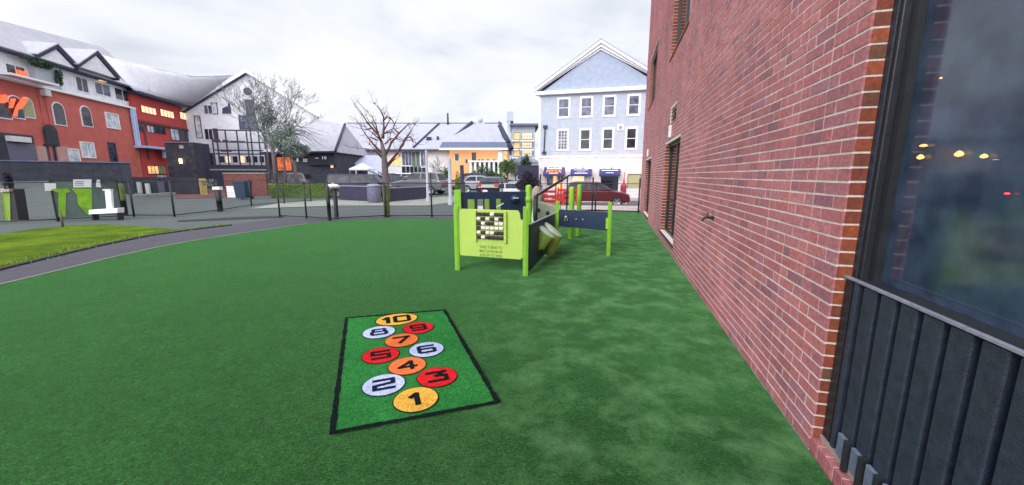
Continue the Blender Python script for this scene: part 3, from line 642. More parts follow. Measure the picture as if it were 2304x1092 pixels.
# checker panel between P1 and P2
def panel_frame(a, b):
    d = Vector((b[0]-a[0], b[1]-a[1])); return math.atan2(d.y, d.x), d.length
ang, Lp = panel_frame(p1, p2)
cpn = bpy.data.objects.new('checker_panel', None); col.objects.remove if False else None
bpy.data.objects.remove(cpn)
Lq = Lp-.075
x0, x1, zb, zt = .04, Lp-.04, .24, .955
def rrect(x0, z0, x1, z1, r, n=5):
    pts = []
    for cx, cz, a0 in ((x1-r, z1-r, 0), (x0+r, z1-r, 90), (x0+r, z0+r, 180), (x1-r, z0+r, 270)):
        for k in range(n+1):
            t = R(a0+90*k/n); pts.append((cx+r*math.cos(t), cz+r*math.sin(t)))
    return pts
# outline with a stepped notch in its upper right corner
outl = [(x0, zb+.03), (x0+.02, zb), (x1-.04, zb), (x1, zb+.03), (x1, zt-.13), (x1-.035, zt-.13), (x1-.045, zt-.04), (x1-.075, zt), (x0+.05, zt), (x0+.02, zt-.03), (x0+.01, zt-.08), (x0, zt-.09)]
pm = MB().prism(outl, -.010, .010)
panel = pm.build('checker_panel', M['lime_panel'], ps, bevel=.003); panel.location = (p1[0], p1[1], 0); panel.rotation_euler = (0, 0, ang)
panel['label'] = 'lime green four-in-a-row panel with engraved words'
pu = (math.cos(ang), math.sin(ang))
def pl_(px, py): return hit(px, py, p1, pu)
gx0, gzt = pl_(1074, 476); gx1, gzb = pl_(1135, 541)
cols_ = ['DDDWDD', 'WDWDWD', 'DWDDWW', 'DWWWWW', 'WDWWDD', 'DWDDDD']
cw = (gx1-gx0)/6; ch = (gzt-gzb)/6
for r_ in range(6):
    for c_ in range(6):
        cx = gx0+cw*(c_+.5); cz = gzt-ch*(r_+.5); k = cols_[r_][c_]
        b = MB(); rr = ch*.39; n = 8
        L_ = cw*.40
        prof = [(rr*math.cos(2*math.pi*(q+.5)/n), rr*math.sin(2*math.pi*(q+.5)/n)) for q in range(n)]
        vs = [(cx-L_, -.030+a_, cz+b__) for a_, b__ in prof]+[(cx+L_, -.030+a_, cz+b__) for a_, b__ in prof]
        b.add(vs, [tuple(range(n))[::-1], tuple(range(n, 2*n))]+[(q, (q+1) % n, (q+1) % n+n, q+n) for q in range(n)])
        o = b.build('tumbler', M['tumbler_white'] if k == 'W' else M['tumbler_dark'], panel)
rods = MB()
for r_ in range(6):
    cz = gzt-ch*(r_+.5); rods.tube([(gx0-.01, -.03, cz), (gx1+.01, -.03, cz)], .004, 6)
rods.build('tumbler_rod', M['bolt'], panel)
for (xa, xb) in ((gx0-.036, gx0-.002), (gx1+.006, gx1+.045)):
    MB().prism(rrect(xa, gzb-.035, xb, gzt+.02, .012), -.05, -.0105).build('bracket', M['lime_panel'], panel, bevel=.003)
bl = MB()
for (bx, bz) in [(gx0-.045, gzt-.04), (gx0-.045, (gzt+gzb)/2), (gx0-.045, gzb+.03), (x0+.03, .87), (x0+.03, .6), (x0+.03, .33), (x1-.03, .78), (x1-.03, .56), (x1-.03, .33)]:
    bl.lathe((bx, -.0105, bz), [(.009, 0), (.008, .005), (0, .007)], 10, (0, -1, 0))
for bz in (gzt-.04, (gzt+gzb)/2, gzb+.03): bl.lathe((gx1+.025, -.0505, bz), [(.009, 0), (.008, .005), (0, .007)], 10, (0, -1, 0))
bl.build('bolts', M['bolt'], panel)
for k, tline in enumerate(['TAKE TURNS TO', 'MATCH FOUR IN', 'A ROW TO WIN']):
    tx, tzv = pl_(1105, 558+k*9.2)
    t = text_mb(tline, .060, .0006, 'CENTER', .80, .0012); xform(t, Matrix.Translation((tx+.0, -.0115, tzv-.012)) @ Matrix.Rotation(R(90), 4, 'X'))
    t.build('lettering', M['engrave'], panel)
# rear tall posts + navy window panel
rA = at(1031, 500, 7.3); rB = at(1189, 500, 7.7)
rdpost(rB.x, rB.y, 1.27, .062, collar=.98)
bx = MB(); bx.box(rA.x-.06, rA.y-.05, 0, rA.x+.07, rA.y+.05, 1.19); bx.add([(rA.x-.07, rA.y-.06, 1.19), (rA.x+.08, rA.y-.06, 1.24), (rA.x+.08, rA.y+.06, 1.24), (rA.x-.07, rA.y+.06, 1.19)], [(0, 1, 2, 3)])
bx.build('post', M['lime'], ps, bevel=.01)
ang2, L2 = panel_frame(rA, rB); pu2 = (math.cos(ang2), math.sin(ang2))
rp = MB(); zt2 = hit(1100, 432, (rA.x, rA.y), pu2)[1]; zb2 = .5
ops = [hit(px, 450, (rA.x, rA.y), pu2)[0] for px in (1052, 1068, 1074, 1087, 1090, 1101, 1116, 1127)]
zo0, zo1 = .7, hit(1100, 448, (rA.x, rA.y), pu2)[1]
cuts = [.05]+ops+[L2-.05]
for i in range(0, len(cuts), 2): rp.box(cuts[i], -.012, zo0, cuts[i+1], .012, zo1)
rp.box(.05, -.012, zo1, L2-.05, .012, zt2); rp.box(.05, -.012, zb2, L2-.05, .012, zo0)
rpo = rp.build('window_panel', M['navy'], ps); rpo.location = (rA.x, rA.y, 0); rpo.rotation_euler = (0, 0, ang2); rpo['label'] = 'navy panel with cut-out windows behind the checker panel'
kb = MB(); kx, kz = hit(1157, 446, (rA.x, rA.y), pu2)
kb.lathe((kx, -.02, kz-.02), [(0, .09), (.05, .08), (.085, .03), (.09, 0), (.085, -.01), (0, -.012)], 20, (0, -1, .35)); kb.build('bubble', M['navy'], rpo)
kb = MB(); kb.box(kx-.06, -.13, kz-.004, kx+.05, -.115, kz+.018); kb.build('handle', M['drum_top'], rpo)
tb_ = at(1120, 462, 6.9); MB().tube([at(1117, 467, 6.9), at(1133, 458, 6.9)], .012, 8).build('lever', M['drum_top'], ps)
bk = MB()
for px0, px1 in ((1052, 1068), (1089, 1101), (1116, 1127)):
    a = at(px0, 470, 8.2); b = at(px1, 446, 8.2); bk.box(a.x, 8.18, .35, b.x, 8.22, b.z+.03)
bk.build('rear_slat', M['lime_dark'], ps, bevel=.01)
# side navy panel receding from P2, with two drums
sA = Vector((p2[0]+.055, p2[1]+.05)); g2 = gp(1247, 556); sB = Vector((g2[0]+.02, g2[1]))
ang3, L3 = panel_frame(sA, sB)
zsa = at(1188, 507, sA.y).z; zsb = at(1250, 480, sB.y).z
sd = MB(); sd.prism([(0, .06), (L3, .10), (L3, zsb), (0, zsa)], -.012, .012)
so = sd.build('side_panel', M['navy'], ps, bevel=.004); so.location = (sA.x, sA.y, 0); so.rotation_euler = (0, 0, ang3); so['label'] = 'navy panel running back from the front right post'
MB().prism([(0, zsa), (L3, zsb), (L3, zsb+.014), (0, zsa+.014)], -.016, .016).build('top_edge', M['light_edge'], so)
su = Vector((math.cos(ang3), math.sin(ang3))); snm = Vector((su.y, -su.x))
for k, (f_, off, zc, rr) in enumerate(((.28, .16, .66, .165), (.48, .27, .69, .185))):
    c = at(1229, 520, 6.3) if k == 0 else at(1245, 517, 6.65)
    dm = MB(); ax = Vector((.62, -.13, .76)).normalized()
    base = Vector(c)
    bot = at(1217, 561, 6.15) if k == 0 else at(1238, 573, 6.5)
    a1_ = Vector((0, 1, 0)); e1 = ax.cross(a1_).normalized(); e2 = ax.cross(e1); nn = 28; vs = []; LV = [(0, 1.0), (.12, .98), (.35, .86), (.6, .66), (.8, .5), (1.0, .42)]
    for f_, q_ in LV:
        cc = base.lerp(bot, f_); g1 = e1.lerp(Vector((e1.x, e1.y, 0)).normalized(), f_); g2 = e2.lerp(Vector((e2.x, e2.y, 0)).normalized(), f_)
        vs += [cc+(g1*math.cos(2*math.pi*t_/nn)+g2*math.sin(2*math.pi*t_/nn))*rr*q_ for t_ in range(nn)]
    dm.add(vs, [(a*nn+t_, a*nn+(t_+1) % nn, (a+1)*nn+(t_+1) % nn, (a+1)*nn+t_) for a in range(len(LV)-1) for t_ in range(nn)]+[tuple(range((len(LV)-1)*nn, len(LV)*nn))], True)
    d = dm.build('drum', M['lime_dark'], ps)
    MB().lathe(base, [(rr*1.0, -.03), (rr*1.06, -.018), (rr*1.06, 0), (rr*1.0, .008), (0, .010)], 28, ax).build('drum_head', M['drum_top'], d)
# climbing sheet with two oval hand holes, further back
cs = MB(); YS = 8.3
def q3(px, py, Y): return at(px, py, Y)
N_, K_ = 22, 10
o0 = []; hl = [(1211, 474, 4.5, 6.5), (1232, 480, 4.5, 5.5)]
for i in range(N_+1):
    for j in range(K_+1):
        px = 1199+i*(83/N_); top = 448+27*(i/N_)**1.1; bot = 508+4*(i/N_)
        Y = YS+.35*(i/N_)-.5*(1-i/N_)**2-.25*(j/K_)
        o0.append(q3(px, top+(bot-top)*j/K_, Y))
vb = [tuple(v) for v in o0]; ff = []
for i in range(N_):
    for j in range(K_):
        px = 1199+(i+.5)*(83/N_); top = 448+27*((i+.5)/N_)**1.1; bot = 508+4*(i/N_); py = top+(bot-top)*(j+.5)/K_
        ff.append((i*(K_+1)+j, (i+1)*(K_+1)+j, (i+1)*(K_+1)+j+1, i*(K_+1)+j+1))
cs.add(vb, ff, True); cso = cs.build('climbing_sheet', M['pale_green'], ps)
md = cso.modifiers.new('Solidify', 'SOLIDIFY'); md.thickness = .03; md.offset = 1
hh = MB()
for hx, hy, a_, b__ in hl:
    c = q3(hx, hy, YS-.42); hh.lathe(c, [(0, .012), (.034, .012), (.045, 0)], 18, (0, -1, .1))
hv = [Vector(v) for v in hh.v]
hh.build('hand_hole', M['black_metal'], cso)
# narrow post + right navy panel
nP = gp(1252, 562); sqpost(nP[0], nP[1], .96, .07)
r1 = Vector(nP); r2 = Vector((P3[0], P3[1])); ang4, L4 = panel_frame(r1, r2)
zr1 = .80; 
rp2 = MB().prism(rrect(.03, .47, L4-.03, zr1, .03), -.012, .012)
ro = rp2.build('right_panel', M['navy'], ps, bevel=.003); ro.location = (r1.x, r1.y, 0); ro.rotation_euler = (0, 0, ang4); ro['label'] = 'long navy panel on the right side of the play structure'
ro.name = 'long_panel'
pu4 = (math.cos(ang4), math.sin(ang4)); bb4 = MB()
for px, py in ((1297, 493), (1312, 494)):
    a_, b__ = hit(px, py, nP, pu4); bb4.lathe((a_, -.0125, b__), [(.013, 0), (.01, .008), (0, .01)], 10, (0, -1, 0))
bb4.build('bolts', M['bolt'], ro)
a_, b__ = hit(1275, 492, nP, pu4); lt = MB(); lt.box(a_-.035, -.03, b__-.045, a_-.025, -.012, b__+.01); lt.box(a_+.025, -.03, b__-.045, a_+.035, -.012, b__+.01); lt.box(a_-.035, -.03, b__+.01, a_+.035, -.012, b__+.018); lt.ball((a_, -.03, b__+.03), .028); lt.build('latch', M['bolt'], ro)
MB().box(L4-.06, -.03, .50, L4-.01, .03, .70).build('clamp', M['lime'], ro, bevel=.008)
MB().box(.0, -.035, .47, .05, .035, .73).build('clamp', M['lime'], ro, bevel=.008)
# two tall posts further back
q1 = gp(1284, 537); rdpost(q1[0], q1[1], 1.20, .066); q2 = gp(1299, 531); rdpost(q2[0]+.02, q2[1], 1.24, .055)
# slanting black talk tube and curved rail
tt = MB(); tt.tube([at(1209, 439, 7.6), at(1240, 420, 7.9), at(1281, 395, 8.3)], [.026, .03, .018], 12); tt.build('sight_tube', M['black_metal'], ps)
MB().tube([at(1211, 435, 7.55), at(1250, 412, 7.95)], .006, 6).build('tube_highlight', M['light_edge'], ps)  # pale rod drawn as the highlight along the black tube
MB().tube([at(1253, 482, 7.0), at(1262, 463, 7.2)], [.02, .012], 8).build('grip', M['lime_dark'], ps)
MB().tube([at(1206, 440, 7.65), at(1203, 520, 7.65)], .045, 10).build('mast', M['black_metal'], ps)
# far-left play panel
fp = gp(30, 497); lp = thing('activity_board', 'lime green play board with sloping black side board and tan cap, farthest left', 'play panel', (fp[0], fp[1], 0))
Yf = fp[1]
def lx(px, py, Y=Yf): v = at(px, py, Y); return (v.x-fp[0], v.z)
a = lx(6, 432); b = lx(26, 432); c = lx(28, 496); d = lx(12, 496)
MB().prism([d, c, b, a], -.05, -.01).build('green_board', M['lime_dark'], lp)
a = lx(26, 428); b = lx(33, 426); c = lx(45, 498); d = lx(27, 500)
MB().prism([d, c, b, a], -.03, .25).build('black_board', M['black_metal'], lp)
a = lx(0, 424); b = lx(12, 428); c = lx(32, 425); d = lx(32, 431); e_ = lx(10, 433); f_ = lx(0, 427)
MB().prism([f_, e_, d, c, b, a], -.12, .05).build('cap', M['rock'], lp)
a = lx(-12, 425); b = lx(2, 432); c = lx(11, 497); d = lx(-12, 500)
MB().prism([d, c, b, a], -.2, -.13).build('red_board', mat('dark red board', (.25, .008, .02), .5), lp)
st_ = MB()
for y0, y1 in ((432, 440), (462, 466)):
    a = lx(-12, y0-.5); b = lx(3+(y0-432)*.14, y0); c = lx(3+(y1-432)*.14, y1); d = lx(-12, y1-.5); st_.prism([d, c, b, a], -.215, -.202)
st_.build('green_stripe', mat('vivid green stripe', (.02, .5, .06), .5), lp)

# ================================================================== FENCES
def fence(label, pts, height, tops=None, wire=.055, name='mesh_fence', heavy=0.022, rail=True):
    P = [Vector((*p, tz(*p))) for p in pts]
    root = thing(name, label, 'fence', P[0]); o = P[0]
    for i, p in enumerate(P):
        h = (tops[i] if tops and tops[i] else height)
        b = MB(); b.tube([p-o, p-o+Vector((0, 0, h))], heavy, 8); b.ball(p-o+Vector((0, 0, h)), heavy*1.25, 8, 5)
        b.build('post', M['black_metal'], root)
    w = MB(); rl_ = MB(); rl2 = MB()
    for a, b in zip(P[:-1], P[1:]):
        a = a-o; b = b-o; d = b-a; L = d.length
        if rail: rl_.tube([a+Vector((0, 0, height-.02)), b+Vector((0, 0, height-.02))], .013, 6)
        rl2.tube([a+Vector((0, 0, .06)), b+Vector((0, 0, .06))], .02, 6)
        n = int(L/wire)
        for k in range(1, n):
            q = a+d*(k/n); w.tube([q+Vector((0, 0, .06)), q+Vector((0, 0, height-.02))], .0019, 3, False)
        for k in range(1, int(height/.11)):
            w.tube([a+Vector((0, 0, .06+k*.11)), b+Vector((0, 0, .06+k*.11))], .002, 3, False)
    w.build('mesh_panel', M['black_metal'], root); rl_.build('top_rail', M['black_metal'], root); rl2.build('bottom_rail', M['black_metal'], root)
    return root
fence('black wire mesh fence on slim posts running left beside the lawn', [gp(-40, 505), gp(132, 498), gp(302, 488), gp(393, 488), gp(495, 476), gp(566, 464), gp(640, 458), gp(700, 454)], 1.25, heavy=.03)
fence('black wire mesh fence across the middle behind the turf and play structure', [gp(630, 489), gp(690, 492), gp(742, 495), gp(868, 489), gp(972, 489), gp(1046, 489), gp(1130, 486), gp(1215, 481)], 1.2, [None, None, 1.25, None, 1.5, None, None, 1.35], heavy=.028)
rf = fence('black rail fence between the play structure and brick wall in front of the maroon car', [gp(1215, 480), gp(1275, 477), gp(1332, 476), gp(1339, 476), wp(13.7, .12)], 1.15, [1.45, 1.35, 1.35, 1.1, 1.3], heavy=.03)
# padded and odd posts
def padded(px, py, top, r, label, m=None, m2=None, split=.5, cat='post'):
    x, y = gp(px, py); t = thing('padded_post', label, cat, (x, y, 0))
    MB().lathe((0, 0, 0), [(r, 0), (r, split*top), (r*1.02, split*top)], 14).build('post_base', m or M['black_metal'], t)
    MB().lathe((0, 0, 0), [(r*1.08, split*top), (r*1.08, top-.02), (r*.8, top), (0, top+.01)], 14).build('pad', m2 or M['lime_dark'], t)
    return t
padded(871, 488, 1.12, .10, 'post wrapped in olive green padding below the pruned tree', split=.02, m2=M['olive'])
padded(282, 484, 1.15, .09, 'dark post padded in yellow green at the end of the left screen', split=.46, m2=M['olive'])
padded(496, 476, .86, .10, 'short dark rolled post with a white cap in the left fence', m2=M['black_metal'], split=.5)
x, y = gp(496, 476); q = MB(); q.box(-.14, -.1, .88, .14, .1, 1.0); o = q.build('post_cap', M['white_trim']); o.location = (x, y, 0); tag(o, 'white box resting on top of the short dark rolled post', 'box')
padded(742, 497, 1.13, .055, 'thick black fence post with bare dark top', m2=M['black_metal'])
x, y = gp(758, 492); bt = thing('bollard_lamp', 'dark bollard with a curved white cap beside the thick black fence post', 'bollard', (x, y, 0))
MB().lathe((0, 0, 0), [(.07, 0), (.07, .98), (.05, 1.0)], 14).build('stem', M['black_metal'], bt)
MB().lathe((-.05, 0, 1.0), [(.06, 0), (.18, .02), (.24, .07), (.16, .14), (.05, .19), (0, .2)], 18).build('cap', M['white_trim'], bt)
# screen with notices (left)
sc0 = gp(130, 499); sc1 = gp(276, 489); sang, SL = panel_frame(sc0, sc1); su_ = (math.cos(sang), math.sin(sang))
scr = frame_thing('mesh_screen', 'green grey translucent screen panel standing in front of the left fence', 'screen', sc0, su_)
MB().box(0, -.01, .1, SL, .01, 1.27).build('sheet', M['screen'], scr)
fm = MB(); fm.box(-.02, -.02, 1.27, SL+.02, .02, 1.30); fm.box(-.02, -.02, 0, .01, .02, 1.27); fm.box(SL-.01, -.02, 0, SL+.02, .02, 1.27); fm.build('screen_frame', M['black_metal'], scr)
def on_screen(name, px0, py0, px1, py1, m, label, cat, off=-.025, poly=None):
    P = (sc0[0], sc0[1]); pts = poly or [(px0, py1), (px1, py1), (px1, py0), (px0, py0)]
    q = MB().prism([hit(a, b, P, su_) for a, b in pts], off-.006, off); o = q.build(name, m); o.location = (sc0[0], sc0[1], 0); o.rotation_euler = (0, 0, sang); tag(o, label, cat); return o
on_screen('notice', 0, 0, 0, 0, M['paper'], 'white blank sheet, leftmost notice by the screen edge', 'notice', -.05, [(100, 430), (125, 429), (125, 413), (99, 412)])
nb = on_screen('notice', 164, 404, 205, 422, M['paper'], 'wide white printed notice at the top of the screen', 'notice')
on_screen('notice', 0, 0, 0, 0, M['paper'], 'small slanted white notice, right of the wide one on the screen', 'notice', -.025, [(215, 421), (227, 422), (224, 405), (217, 405)])
ln = MB()
for k in range(3):
    a = hit(168, 409+k*4, sc0, su_); b = hit(188, 409+k*4, sc0, su_); ln.box(a[0], -.034, a[1]-.01, b[0], -.0315, a[1]+.008)
ln.build('print_lines', M['wall_dark'], nb)
on_screen('banner', 0, 0, 0, 0, M['banner'], 'narrow upright lime green cloth strip hanging on the screen with a crossbar on top', 'banner', -.06, [(131, 488), (146, 488), (147, 434), (158, 432), (150, 424), (118, 425), (113, 428), (130, 434)])
on_screen('banner', 0, 0, 0, 0, M['banner'], 'wide tapering green cloth strip hanging in the middle of the screen', 'banner', -.04, [(190, 478), (207, 490), (205, 425), (160, 424), (172, 440), (174, 460)])
x, y = gp(240, 495); wst = thing('white_stand', 'white board upright on a long low white base before the screen', 'stand', (x, y, 0))
Yw = y
def wx(px, py): v = at(px, py, Yw); return (v.x-x, v.z)
MB().prism([wx(208, 482), wx(272, 479), wx(272, 468), wx(208, 472)], -.12, .12).build('base', M['white_trim'], wst, bevel=.01)
for px_ in (212, 268): ft = wx(px_, 478); MB().box(ft[0]-.03, -.1, 0, ft[0]+.03, .1, ft[1]).build('leg', M['black_metal'], wst)
MB().prism([wx(242, 470), wx(254, 469), wx(252, 429), wx(238, 429)], -.04, .04).build('upright', M['white_trim'], wst, bevel=.01)
MB().prism([wx(235, 429), wx(252, 429), wx(252, 426), wx(235, 426)], -.06, .06).build('top', M['paper'], wst)
x, y = gp(141, 511); st_ = MB().tube([(0, 0, 0), (.02, 0, .25), (0, .02, .45)], [.03, .022, .02], 8); o = st_.build('wooden_stake', M['bark']); o.location = (x, y, 0); tag(o, 'short dark wooden stake standing in the yellow green lawn', 'stake')

# ================================================================== TREES
def limb(mb, p0, d, L, r, depth, rnd, up_=.15, spread=.6, seg=4, minr=.006, kids=(2, 3), side=7):
    pts = [p0]; rs = [r]; p = p0.copy(); dd = d.normalized()
    for i in range(seg):
        dd = (dd+Vector((rnd.gauss(0, .13), rnd.gauss(0, .13), rnd.gauss(0, .08)+up_*.25))).normalized()
        p = p+dd*L/seg; pts.append(p.copy()); rs.append(max(minr, r*(1-.45*(i+1)/seg)))
    mb.tube(pts, rs, side if r > .03 else 3, False)
    if depth <= 0: return
    for k in range(rnd.randint(*kids)):
        i = rnd.randint(max(1, seg//2), seg); a = Vector((rnd.gauss(0, 1), rnd.gauss(0, 1), rnd.gauss(0, .6))).normalized()
        nd = (dd+a*spread).normalized(); limb(mb, pts[i], nd, L*rnd.uniform(.6, .82), rs[i]*.72, depth-1, rnd, up_, spread, seg, minr, kids, side)
    limb(mb, pts[-1], dd, L*.75, rs[-1]*.85, depth-1, rnd, up_, spread, seg, minr, kids, side)
# pruned tree in the middle
YT = 21.5; tr = thing('pruned_tree', 'leafless reddish brown tree with knobbly pruned limbs in the middle distance', 'tree', (at(868, 450, YT).x, YT, 0)); o_ = Vector(tr.location)
def tp(px, py, dy=0): return at(px, py, YT+dy)-o_
tk = MB(); tk.tube([tp(870, 455), tp(868, 410), tp(866, 375), tp(864, 345), tp(858, 318)], [.25, .19, .17, .13, .08], 12); tk.build('trunk', M['bark'], tr)
lm = MB(); rnd = random.Random(4)
limbs = [[(858, 320), (850, 303), (838, 290), (826, 275), (818, 262), (803, 240)], [(850, 303), (846, 282), (836, 262), (822, 247)], [(862, 312), (864, 285), (862, 262), (856, 248), (843, 233)],
 [(864, 292), (878, 268), (866, 258)], [(862, 272), (872, 262), (882, 270), (888, 280), (880, 300), (872, 322)], [(866, 352), (880, 322), (898, 300), (918, 279), (925, 280)], [(866, 325), (878, 312), (895, 313), (910, 317), (926, 315), (936, 323)],
 [(898, 300), (886, 290), (870, 296), (858, 310)], [(872, 375), (893, 345), (912, 312), (922, 300), (934, 280)], [(862, 348), (840, 325), (822, 302), (806, 277)], [(864, 362), (845, 342), (826, 335), (803, 333)], [(860, 352), (845, 338), (832, 325)],
 [(870, 372), (886, 352), (905, 330), (920, 305)], [(858, 318), (840, 302), (822, 286)], [(850, 316), (834, 310), (838, 300)], [(912, 312), (924, 308), (928, 318)], [(838, 288), (824, 292), (815, 290)], [(852, 300), (838, 280), (830, 272)], [(866, 300), (884, 296), (897, 308)], [(868, 382), (880, 365), (898, 352), (902, 338)]]
for i, l in enumerate(limbs):
    dy = [rnd.uniform(-.15, .15)*j for j in range(len(l))]
    n = len(l); r0 = (.07 if i in (0, 2, 5, 8, 9) else .042)
    pts = [tp(a+rnd.uniform(-1, 1), b, dy[j]*2) for j, (a, b) in enumerate(l)]
    lm.tube(pts, [max(.012, r0*(1-.8*j/(n-1))) for j in range(n)], 8)
    for j in range(1, n):
        for _ in range(2):
            d = Vector((rnd.gauss(0, 1), rnd.gauss(0, 1), rnd.gauss(0.4, 1))).normalized(); q_ = rnd.uniform(.6, 1.9); lm.tube([pts[j], pts[j]+d*.14*q_, pts[j]+d*.28*q_+Vector((0, 0, .07*q_)), pts[j]+d*.36*q_+Vector((rnd.uniform(-.05, .05), 0, .16*q_))], [.016, .011, .007, .003], 4, False)
    limb(lm, pts[-1], (pts[-1]-pts[-2]), .42, .014, 2, rnd, .25, .8, 3, .004, (1, 2), 4)
    if rnd.random() < .3: lm.ball(pts[-1], .045, 8, 5, .2)
lm.build('crown', M['bark_red'], tr)
# tall bare tree at left
def bare_tree(px, base_py, Y, height, seed, label, depth=6, r=.16, m='twig', spread=.6):
    x = at(px, base_py, Y).x; z = tz(x, Y); t = thing('bare_tree', label, 'tree', (x, Y, z)); rnd = random.Random(seed)
    a = MB(); a.tube([(0, 0, 0), (.05, 0, height*.22), (0, .05, height*.4)], [r*1.3, r, r*.85], 10); a.build('trunk', M['bark'], t)
    c = MB()
    for k in range(9):
        sl = (.12, .5, .3)[k % 3]; a_ = k*.85+rnd.uniform(-.3, .3); limb(c, Vector((0, .05, height*(.28+.018*k))), Vector((math.cos(a_)*sl, math.sin(a_)*sl, 1.0)), height*(.185 if depth > 4 else .24), r*.42, depth, rnd, .18, spread, 3, .009, (1, 2), 5)
    c.build('crown', M[m], t); return t
bare_tree(622, 430, 33, 9.6, 3, 'tall bare tree with fine pale twigs beside the white gabled building', 6, .15, 'twig', .62)
def leafy(name, label, px, py, Y, rx, rz, zc, m, n, size, seed, trunk=True, cat='tree', group=None, ry=None, shape='ell', clumps=16):
    x = at(px, py, Y).x; z = tz(x, Y); t = thing(name, label, cat, (x, Y, z), 0, group); rnd = random.Random(seed)
    if trunk:
        a = MB(); a.tube([(0, 0, -.05), (.03, 0, (zc-z)*.5), (0, .02, zc-z)], [rx*.05+.03, rx*.04+.02, rx*.02+.01], 8)
        for k in range(5):
            an = k*1.3; a.tube([(0, 0, (zc-z)*.7), (math.cos(an)*rx*.5, math.sin(an)*rx*.5, zc-z+rz*.3)], [rx*.03+.01, .01], 5, False)
        a.build('trunk', M['bark'], t)
    c = MB(); c.leaves((0, 0, zc-z), (rx, ry or rx, rz), n, size, rnd, clumps, shape); c.build('crown' if trunk else 'foliage', M[m], t); return t
def zat(px, py, Y): return at(px, py, Y).z
leafy('evergreen_tree', 'dense dark green evergreen tree below the bare tree twigs', 636, 340, 30, 1.45, 1.35, zat(634, 312, 30), 'leaf_sage', 5200, .065, 1, clumps=22)
leafy('evergreen_tree', 'wide sage green tree leaning right beside the evergreen', 662, 350, 29, 1.15, .8, zat(660, 332, 29), 'leaf_sage', 4500, .07, 2, clumps=16)
leafy('shrub_tree', 'pale sage haze of leaves climbing the corner of the white gabled building', 596, 300, 33, 1.0, 1.9, zat(596, 262, 33), 'leaf_pale', 2600, .07, 5, clumps=18)
# hedge
def hedge(label, px0, px1, pyb, pyt, m, seed, dep=.8, n=9000, size=.04, pad=0):
    a = gp(px0, pyb); b = gp(px1, pyb); zt_ = at(px0, pyt, a[1]).z; t = thing('hedge', label, 'hedge', ((a[0]+b[0])/2, a[1]+dep/2, 0))
    rnd = random.Random(seed); c = MB(); w = (b[0]-a[0])/2; c.leaves((0, 0, zt_/2+.06), (w, dep/2, zt_/2-.06), n, size, rnd, shape='box'); c.build('foliage', M[m], t)
    k = MB(); k.box(-w*.95, -dep*.44, 0, w*.95, dep*.44, zt_*.93); k.build('inner_twigs', M['leaf_mid'], t); return t
hedge('low clipped yellow green hedge behind the fence left of the dark van', 607, 738, 446, 414, 'leaf_lime', 1, n=12000)
def bush(label, px, pyb, pyt, halfw_px, Y, m, seed, n=1500, size=.05, name='bush', cat='bush', group=None):
    x = at(px, pyb, Y).x; z0 = tz(x, Y); zt_ = zat(px, pyt, Y); rx = halfw_px*Y/870; 
    return leafy(name, label, px, pyb, Y, rx, max(.25, (zt_-z0)/2), (zt_+z0)/2, m, n, size, seed, False, cat, group)
bush('mid green bush between the two pale posts', 996, 430, 370, 20, 33, 'leaf_mid', 1, 2200, .07)
bush('yellow green bush behind the tall green play post', 1031, 430, 388, 14, 27, 'leaf_lime', 2, 1800, .06)
for i, (px, top, hw, m) in enumerate([(1068, 374, 16, 'leaf_mid'), (1088, 371, 16, 'leaf_dark'), (1108, 372, 17, 'leaf_mid'), (1124, 382, 12, 'leaf_lime')]):
    bush(['dark leafy bush, leftmost before the orange lit building', 'tallest dark green bush in the row before the orange lit building', 'broad green bush third in the row before the orange lit building', 'small yellow green bush at the right end of the bush row'][i], px, 400, top, hw, 40, m, 10+i, 1500, .09, group='bushes before the orange lit building')
leafy('small_tree', 'small round olive tree on a thin trunk above the parked cars', 1141, 400, 34, .95, .85, zat(1141, 376, 34), 'leaf_mid', 1500, .08, 21)
leafy('small_tree', 'small dark conical tree below the apartment block', 1181, 400, 45, .8, 1.2, zat(1181, 368, 45), 'leaf_dark', 1300, .1, 22)
leafy('small_tree', 'feathery grey green tree beside the apartment block', 1160, 400, 48, 1.3, 1.2, zat(1160, 385, 48), 'leaf_pale', 1300, .1, 24)
leafy('purple_tree', 'dense dark purple bush tree behind the green round post', 1189, 440, 20, .66, .72, zat(1189, 412, 20), 'leaf_purple', 7500, .045, 23, clumps=20)
x = at(1189, 386, 20.6).x; sg = thing('backboard', 'dark violet square board rising above the purple bush tree', 'board', (x, 20.8, 0))
MB().box(-.56, -.03, 1.25, .56, .03, 1.98).build('board', M['wall_purple'], sg); MB().box(-.04, -.02, 0, .04, .02, 1.4).build('pole', M['black_metal'], sg)
# silhouetted sapling against the white wall
bare_tree(984, 400, 44, 3.3, 8, 'small dark sapling against the white wall of the long building', 3, .05, 'leaf_purple')
bush('dark cone-shaped shrub against the dark wall at the far left', 18, 409, 386, 9, 19, 'leaf_purple', 41, 900, .05)
# rock
x, y = gp(1206, 470); rk = MB(); rk.ball((0, 0, .45), .5, 12, 8, .14, (.7, .6, 1.0)); o = rk.build('boulder', M['rock']); v = at(1208, 455, 9.2); o.location = (v.x, 9.2, v.z-.15); o.scale = (.42, .42, .55)
o.parent = ps; o.name = 'climbing_stone'

